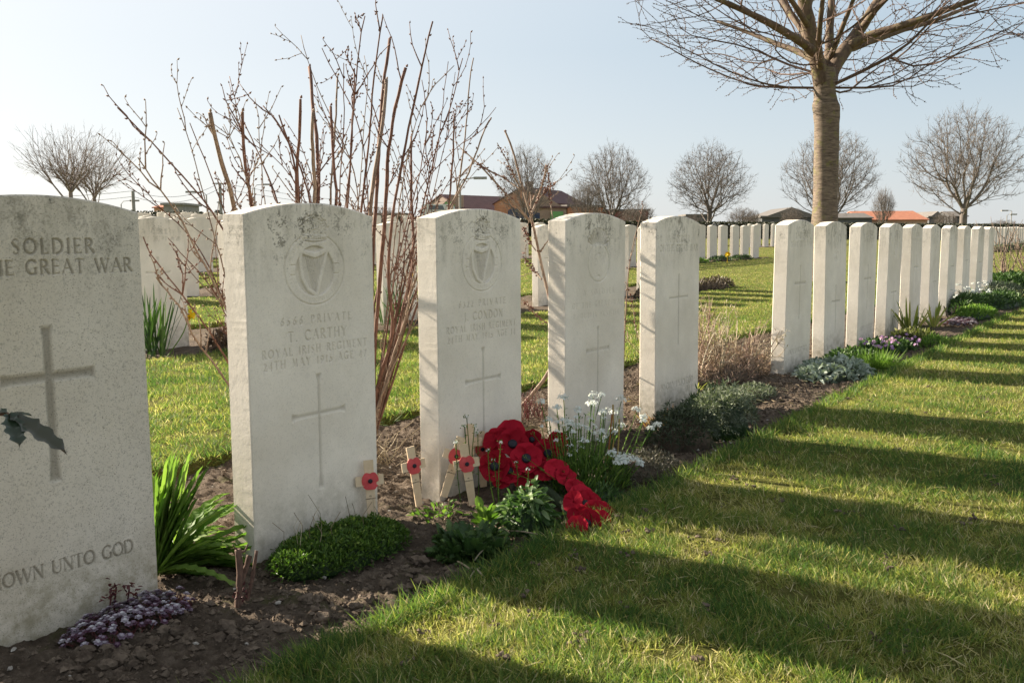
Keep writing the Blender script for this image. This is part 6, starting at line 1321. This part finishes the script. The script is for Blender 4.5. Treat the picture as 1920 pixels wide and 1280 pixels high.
# ------------------------------------------------------------------ remembrance crosses and the poppy wreath
M_WOOD = simple('pale_beech_wood', (.70, .55, .38), .6, (.60, .45, .29), 40)
M_RED = foliage('red_poppy_paper', [(0, (.27, .007, .018)), (.5, (.42, .012, .032)), (1, (.54, .025, .05))], .12, .75, .1)
M_PINK = simple('faded_red_card', (.60, .085, .09), .7, (.54, .07, .075), 60)
M_BLACK = simple('black_poppy_centre', (.012, .012, .018), .45, (.02, .02, .03), 300, .0008, 900)
M_INK = simple('printed_ink', (.05, .04, .035), .8, (.05, .04, .035), 5)
def frame(P, right, upv):
    r = unit(right); u = unit(np.array(upv)-np.dot(upv, r)*r); n = np.cross(r, u); M = np.eye(4); M[:3, 0] = r; M[:3, 1] = -n; M[:3, 2] = u; M[:3, 3] = P; return M
def poppy_cross(label, px, pyb, n, H=.155, lean=0., face=0., poppy=True, mark=False, turn=0.):
    P = VN(px, pyb, n); a = math.pi/2-TH-.62+turn; right = np.array([math.cos(a), math.sin(a), 0]); nor = np.array([math.sin(a), -math.cos(a), 0])
    up = unit(np.array([0, 0, 1.])+right*lean-nor*face); M = frame(P, right-up*np.dot(right, up), up)
    root = bpy.data.objects.new('remembrance_cross', None); COL.objects.link(root); root.empty_display_size = .05; root.matrix_world = Matrix(M.tolist()); tag(root, label, 'cross', 'small wooden remembrance crosses')
    m = MB(); w = .0125; m.prism([(-w*.8, -.02), (w*.8, -.02), (w, H*.3), (w, H), (-w, H)], -.0022, .0022); m.build('upright', M_WOOD, root)
    m = MB(); m.box((-.037, -.0052, H*.56), (.037, -.0023, H*.56+.026)); m.build('crossbar', M_WOOD, root)
    if poppy:
        zc = H*.56+.012; pts = []
        for t in np.linspace(0, 2*math.pi, 36, endpoint=False): r = .0235*(1+.16*abs(math.cos(t))**2)-.0065*max(0, math.cos(t-math.pi/2))**10-.003*max(0, math.cos(t+math.pi/2))**8; pts.append((r*math.cos(t)*.82+.001, zc+r*math.sin(t)*1.12))
        m = MB(); v = [(.001, -.0075, zc)]+[(x, -.0060-.0015*math.sin(3*i/6), z) for i, (x, z) in enumerate(pts)]+[(x, -.0052, z) for x, z in pts]; k = len(pts)
        f = [(0, 1+i, 1+(i+1) % k) for i in range(k)]+[(1+i, 1+k+i, 1+k+(i+1) % k) for i in range(k)]+[(1+i, 1+k+(i+1) % k, 1+(i+1) % k) for i in range(k)]
        m.add(v, f); pp = m.build('poppy', M_PINK, root); m = MB(); m.tube([(.001, -.0070, zc), (.001, -.0095, zc), (.001, -.0108, zc)], [.0062, .0060, .0036], 14); m.build('centre', M_BLACK, pp)
    for body, z, s in (('IN', H*.36, .0050), ('REMEMBRANCE', H*.315, .0036)):
        cu = bpy.data.curves.new('inscription', 'FONT'); cu.body = body; cu.size = s*1.05; cu.align_x = 'CENTER'; cu.offset = .00008; cu.materials.append(M_INK); t_ = bpy.data.objects.new('tmp', cu); COL.objects.link(t_); bpy.context.view_layer.update(); me = bpy.data.meshes.new_from_object(t_.evaluated_get(bpy.context.evaluated_depsgraph_get())); bpy.data.objects.remove(t_); bpy.data.curves.remove(cu); o = bpy.data.objects.new('inscription', me); me.materials.clear(); me.materials.append(M_INK); o.parent = root; COL.objects.link(o)
        o.location = (0, -.0026, z); o.rotation_euler = (math.pi/2, 0, 0)
    if mark:
        m = MB()
        for q in ([(-.032, .0), (-.026, .003), (-.024, .016), (-.020, .017)], [(-.029, .014), (-.019, .020)], [(-.021, .002), (-.019, .012), (-.014, .013), (-.016, .007), (-.021, .005)]): m.tube([(x, -.0054, H*.56+.003+z) for x, z in q], .0007, 4)
        m.build('handwritten_mark', M_INK, root)
    return root
poppy_cross('wooden poppy cross standing alone at the right foot of the stone numbered 6566', 697, 968, .035, .150, -.03, .05)
poppy_cross('leftmost wooden poppy cross leaning left beside the wreath headstone', 784, 935, .02, .150, -.10, .10, turn=.25)
poppy_cross('strongly slanted wooden poppy cross behind the one with a written arm', 836, 918, .07, .155, .33, .12, turn=-.15)
poppy_cross('front wooden poppy cross with a mark handwritten on its left arm', 884, 933, .14, .155, -.13, .06, mark=True, turn=-.1)
poppy_cross('pale wooden cross half hidden behind the cress, left of two at the back', 880, 888, .035, .150, .05, .05, poppy=False)
poppy_cross('wooden poppy cross tucked between the cress and the wreath', 906, 900, .045, .150, -.03, .05)

def poppy(root, P, N, R, rot=0., centre=True, cup=.25, label=None):
    N = unit(N); A = unit(np.cross([0, 0, 1], N)+1e-6); B = np.cross(N, A); mb = MB(); k = 44; hue = random.random()
    for layer in range(2):
        nr = 7; v = []; f = []
        ph = rot+layer*math.pi/2; seed = random.random()*50
        for i in range(nr+1):
            q = i/nr
            for j in range(k):
                t = 2*math.pi*j/k; lob = (abs(math.cos(t-ph))**.55)*.62+.42; r = R*q*min(1.02, lob*(1.03-.03*layer))*(1+.03*math.sin(7*t+seed))
                z = cup*R*q**2.2-.16*R*math.sin(math.pi*q)*(1-abs(math.cos(t-ph)))+.028*R*q*math.sin(5*t+seed)+.018*R*q*math.sin(13*t+seed*2)+.07*R*q*(float(vnoise(t*4.2+seed, q*2.2+seed))-.5)-layer*.0035
                v.append(P+A*r*math.cos(t)+B*r*math.sin(t)+N*z)
        for i in range(nr):
            for j in range(k):
                a, b = i*k+j, i*k+(j+1) % k; f += [(a, b, b+k), (a, b+k, a+k)]
        mb.add(v, f, hue*.6+.2*layer)
    o = mb.build('poppy', M_RED, root, True)
    if centre:
        m = MB(); c = R*.30; m.tube([P-N*.001, P+N*.0035, P+N*.0065, P+N*.0078], [c*1.02, c, c*.8, c*.3], 20); m.build('centre', M_BLACK, o, True)
def build_wreath():
    base = VN(1010, 950, .25); base[2] = -.01; root = empty('poppy_wreath', base, 0, 'large wreath of red paper poppies leaning at the headstone numbered 6322', 'wreath'); inv = base
    toc = lambda P: unit(CAM-P)
    L = [(961, 832, .155, .046, .3, (.1, .0, .55)), (997, 824, .15, .031, .9, (.3, -.2, .3)), (1027, 850, .20, .046, .5, (.25, .1, .35)), (987, 859, .245, .045, .1, (0, .1, .35)), (927, 874, .19, .043, 1.3, (-.15, .1, .1)), (955, 882, .215, .036, .4, (-.1, 0, .1)),
         (1098, 945, .46, .040, .7, (.3, -.1, .7)), (1117, 962, .51, .038, .2, (.35, -.2, .9)), (1100, 980, .545, .037, 1.1, (-.1, -.3, .3))]
    for px, py, n, R, rot, t in L:
        P = VN(px, py, n)-inv; poppy(root, P, toc(P+inv)+np.array(t), R, rot)
    for px, py, n, R, rot, t in [(958, 812, .12, .044, .8, (0, 0, .5)), (930, 825, .10, .038, .2, (-.3, 0, .3)), (1046, 830, .17, .038, .4, (.6, 0, .4)), (1040, 862, .20, .034, .7, (.6, 0, .4)), (1008, 880, .27, .036, 0, (.3, 0, .0)), (985, 893, .25, .036, .4, (0, 0, -.1)), (940, 895, .20, .03, .4, (0, 0, 0)),
                                 (1043, 880, .33, .036, .2, (.3, 0, .9)), (1022, 884, .30, .034, 1.2, (.1, 0, .9)), (1061, 895, .36, .032, .6, (.5, 0, .9)), (1078, 915, .40, .031, .1, (.6, 0, .9)), (1090, 928, .43, .034, .9, (.5, 0, .9)), (1108, 940, .46, .032, .5, (.7, .1, .9)), (1128, 958, .51, .032, .5, (.9, 0, .8)), (1143, 970, .545, .031, .5, (.9, -.1, .6)), (1124, 976, .55, .030, .5, (.2, -.2, .4)), (1085, 968, .52, .032, .3, (-.5, 0, .2)), (1082, 988, .54, .03, .9, (-.3, 0, .1)), (1075, 940, .46, .030, .9, (-.6, 0, .2))]:
        P = VN(px, py, n)-inv; poppy(root, P, toc(P+inv)+np.array(t), R, rot, False, .15)
    mb = MB()
    ring = [(930, 850, .10), (960, 835, .10), (1000, 835, .11), (1035, 850, .15), (1045, 880, .28), (1070, 915, .36), (1095, 945, .43), (1125, 972, .50), (1100, 985, .50), (1060, 950, .42), (1010, 905, .27), (960, 895, .18), (930, 880, .13), (930, 850, .10)]
    mb.tube(bend([VN(x, y, n)-inv for x, y, n in ring], 50), .014, 10); mb.build('wreath_frame', simple('dark_moss_frame', (.03, .045, .02), .9, (.02, .03, .012), 80, .003, 200), root, True)
build_wreath()
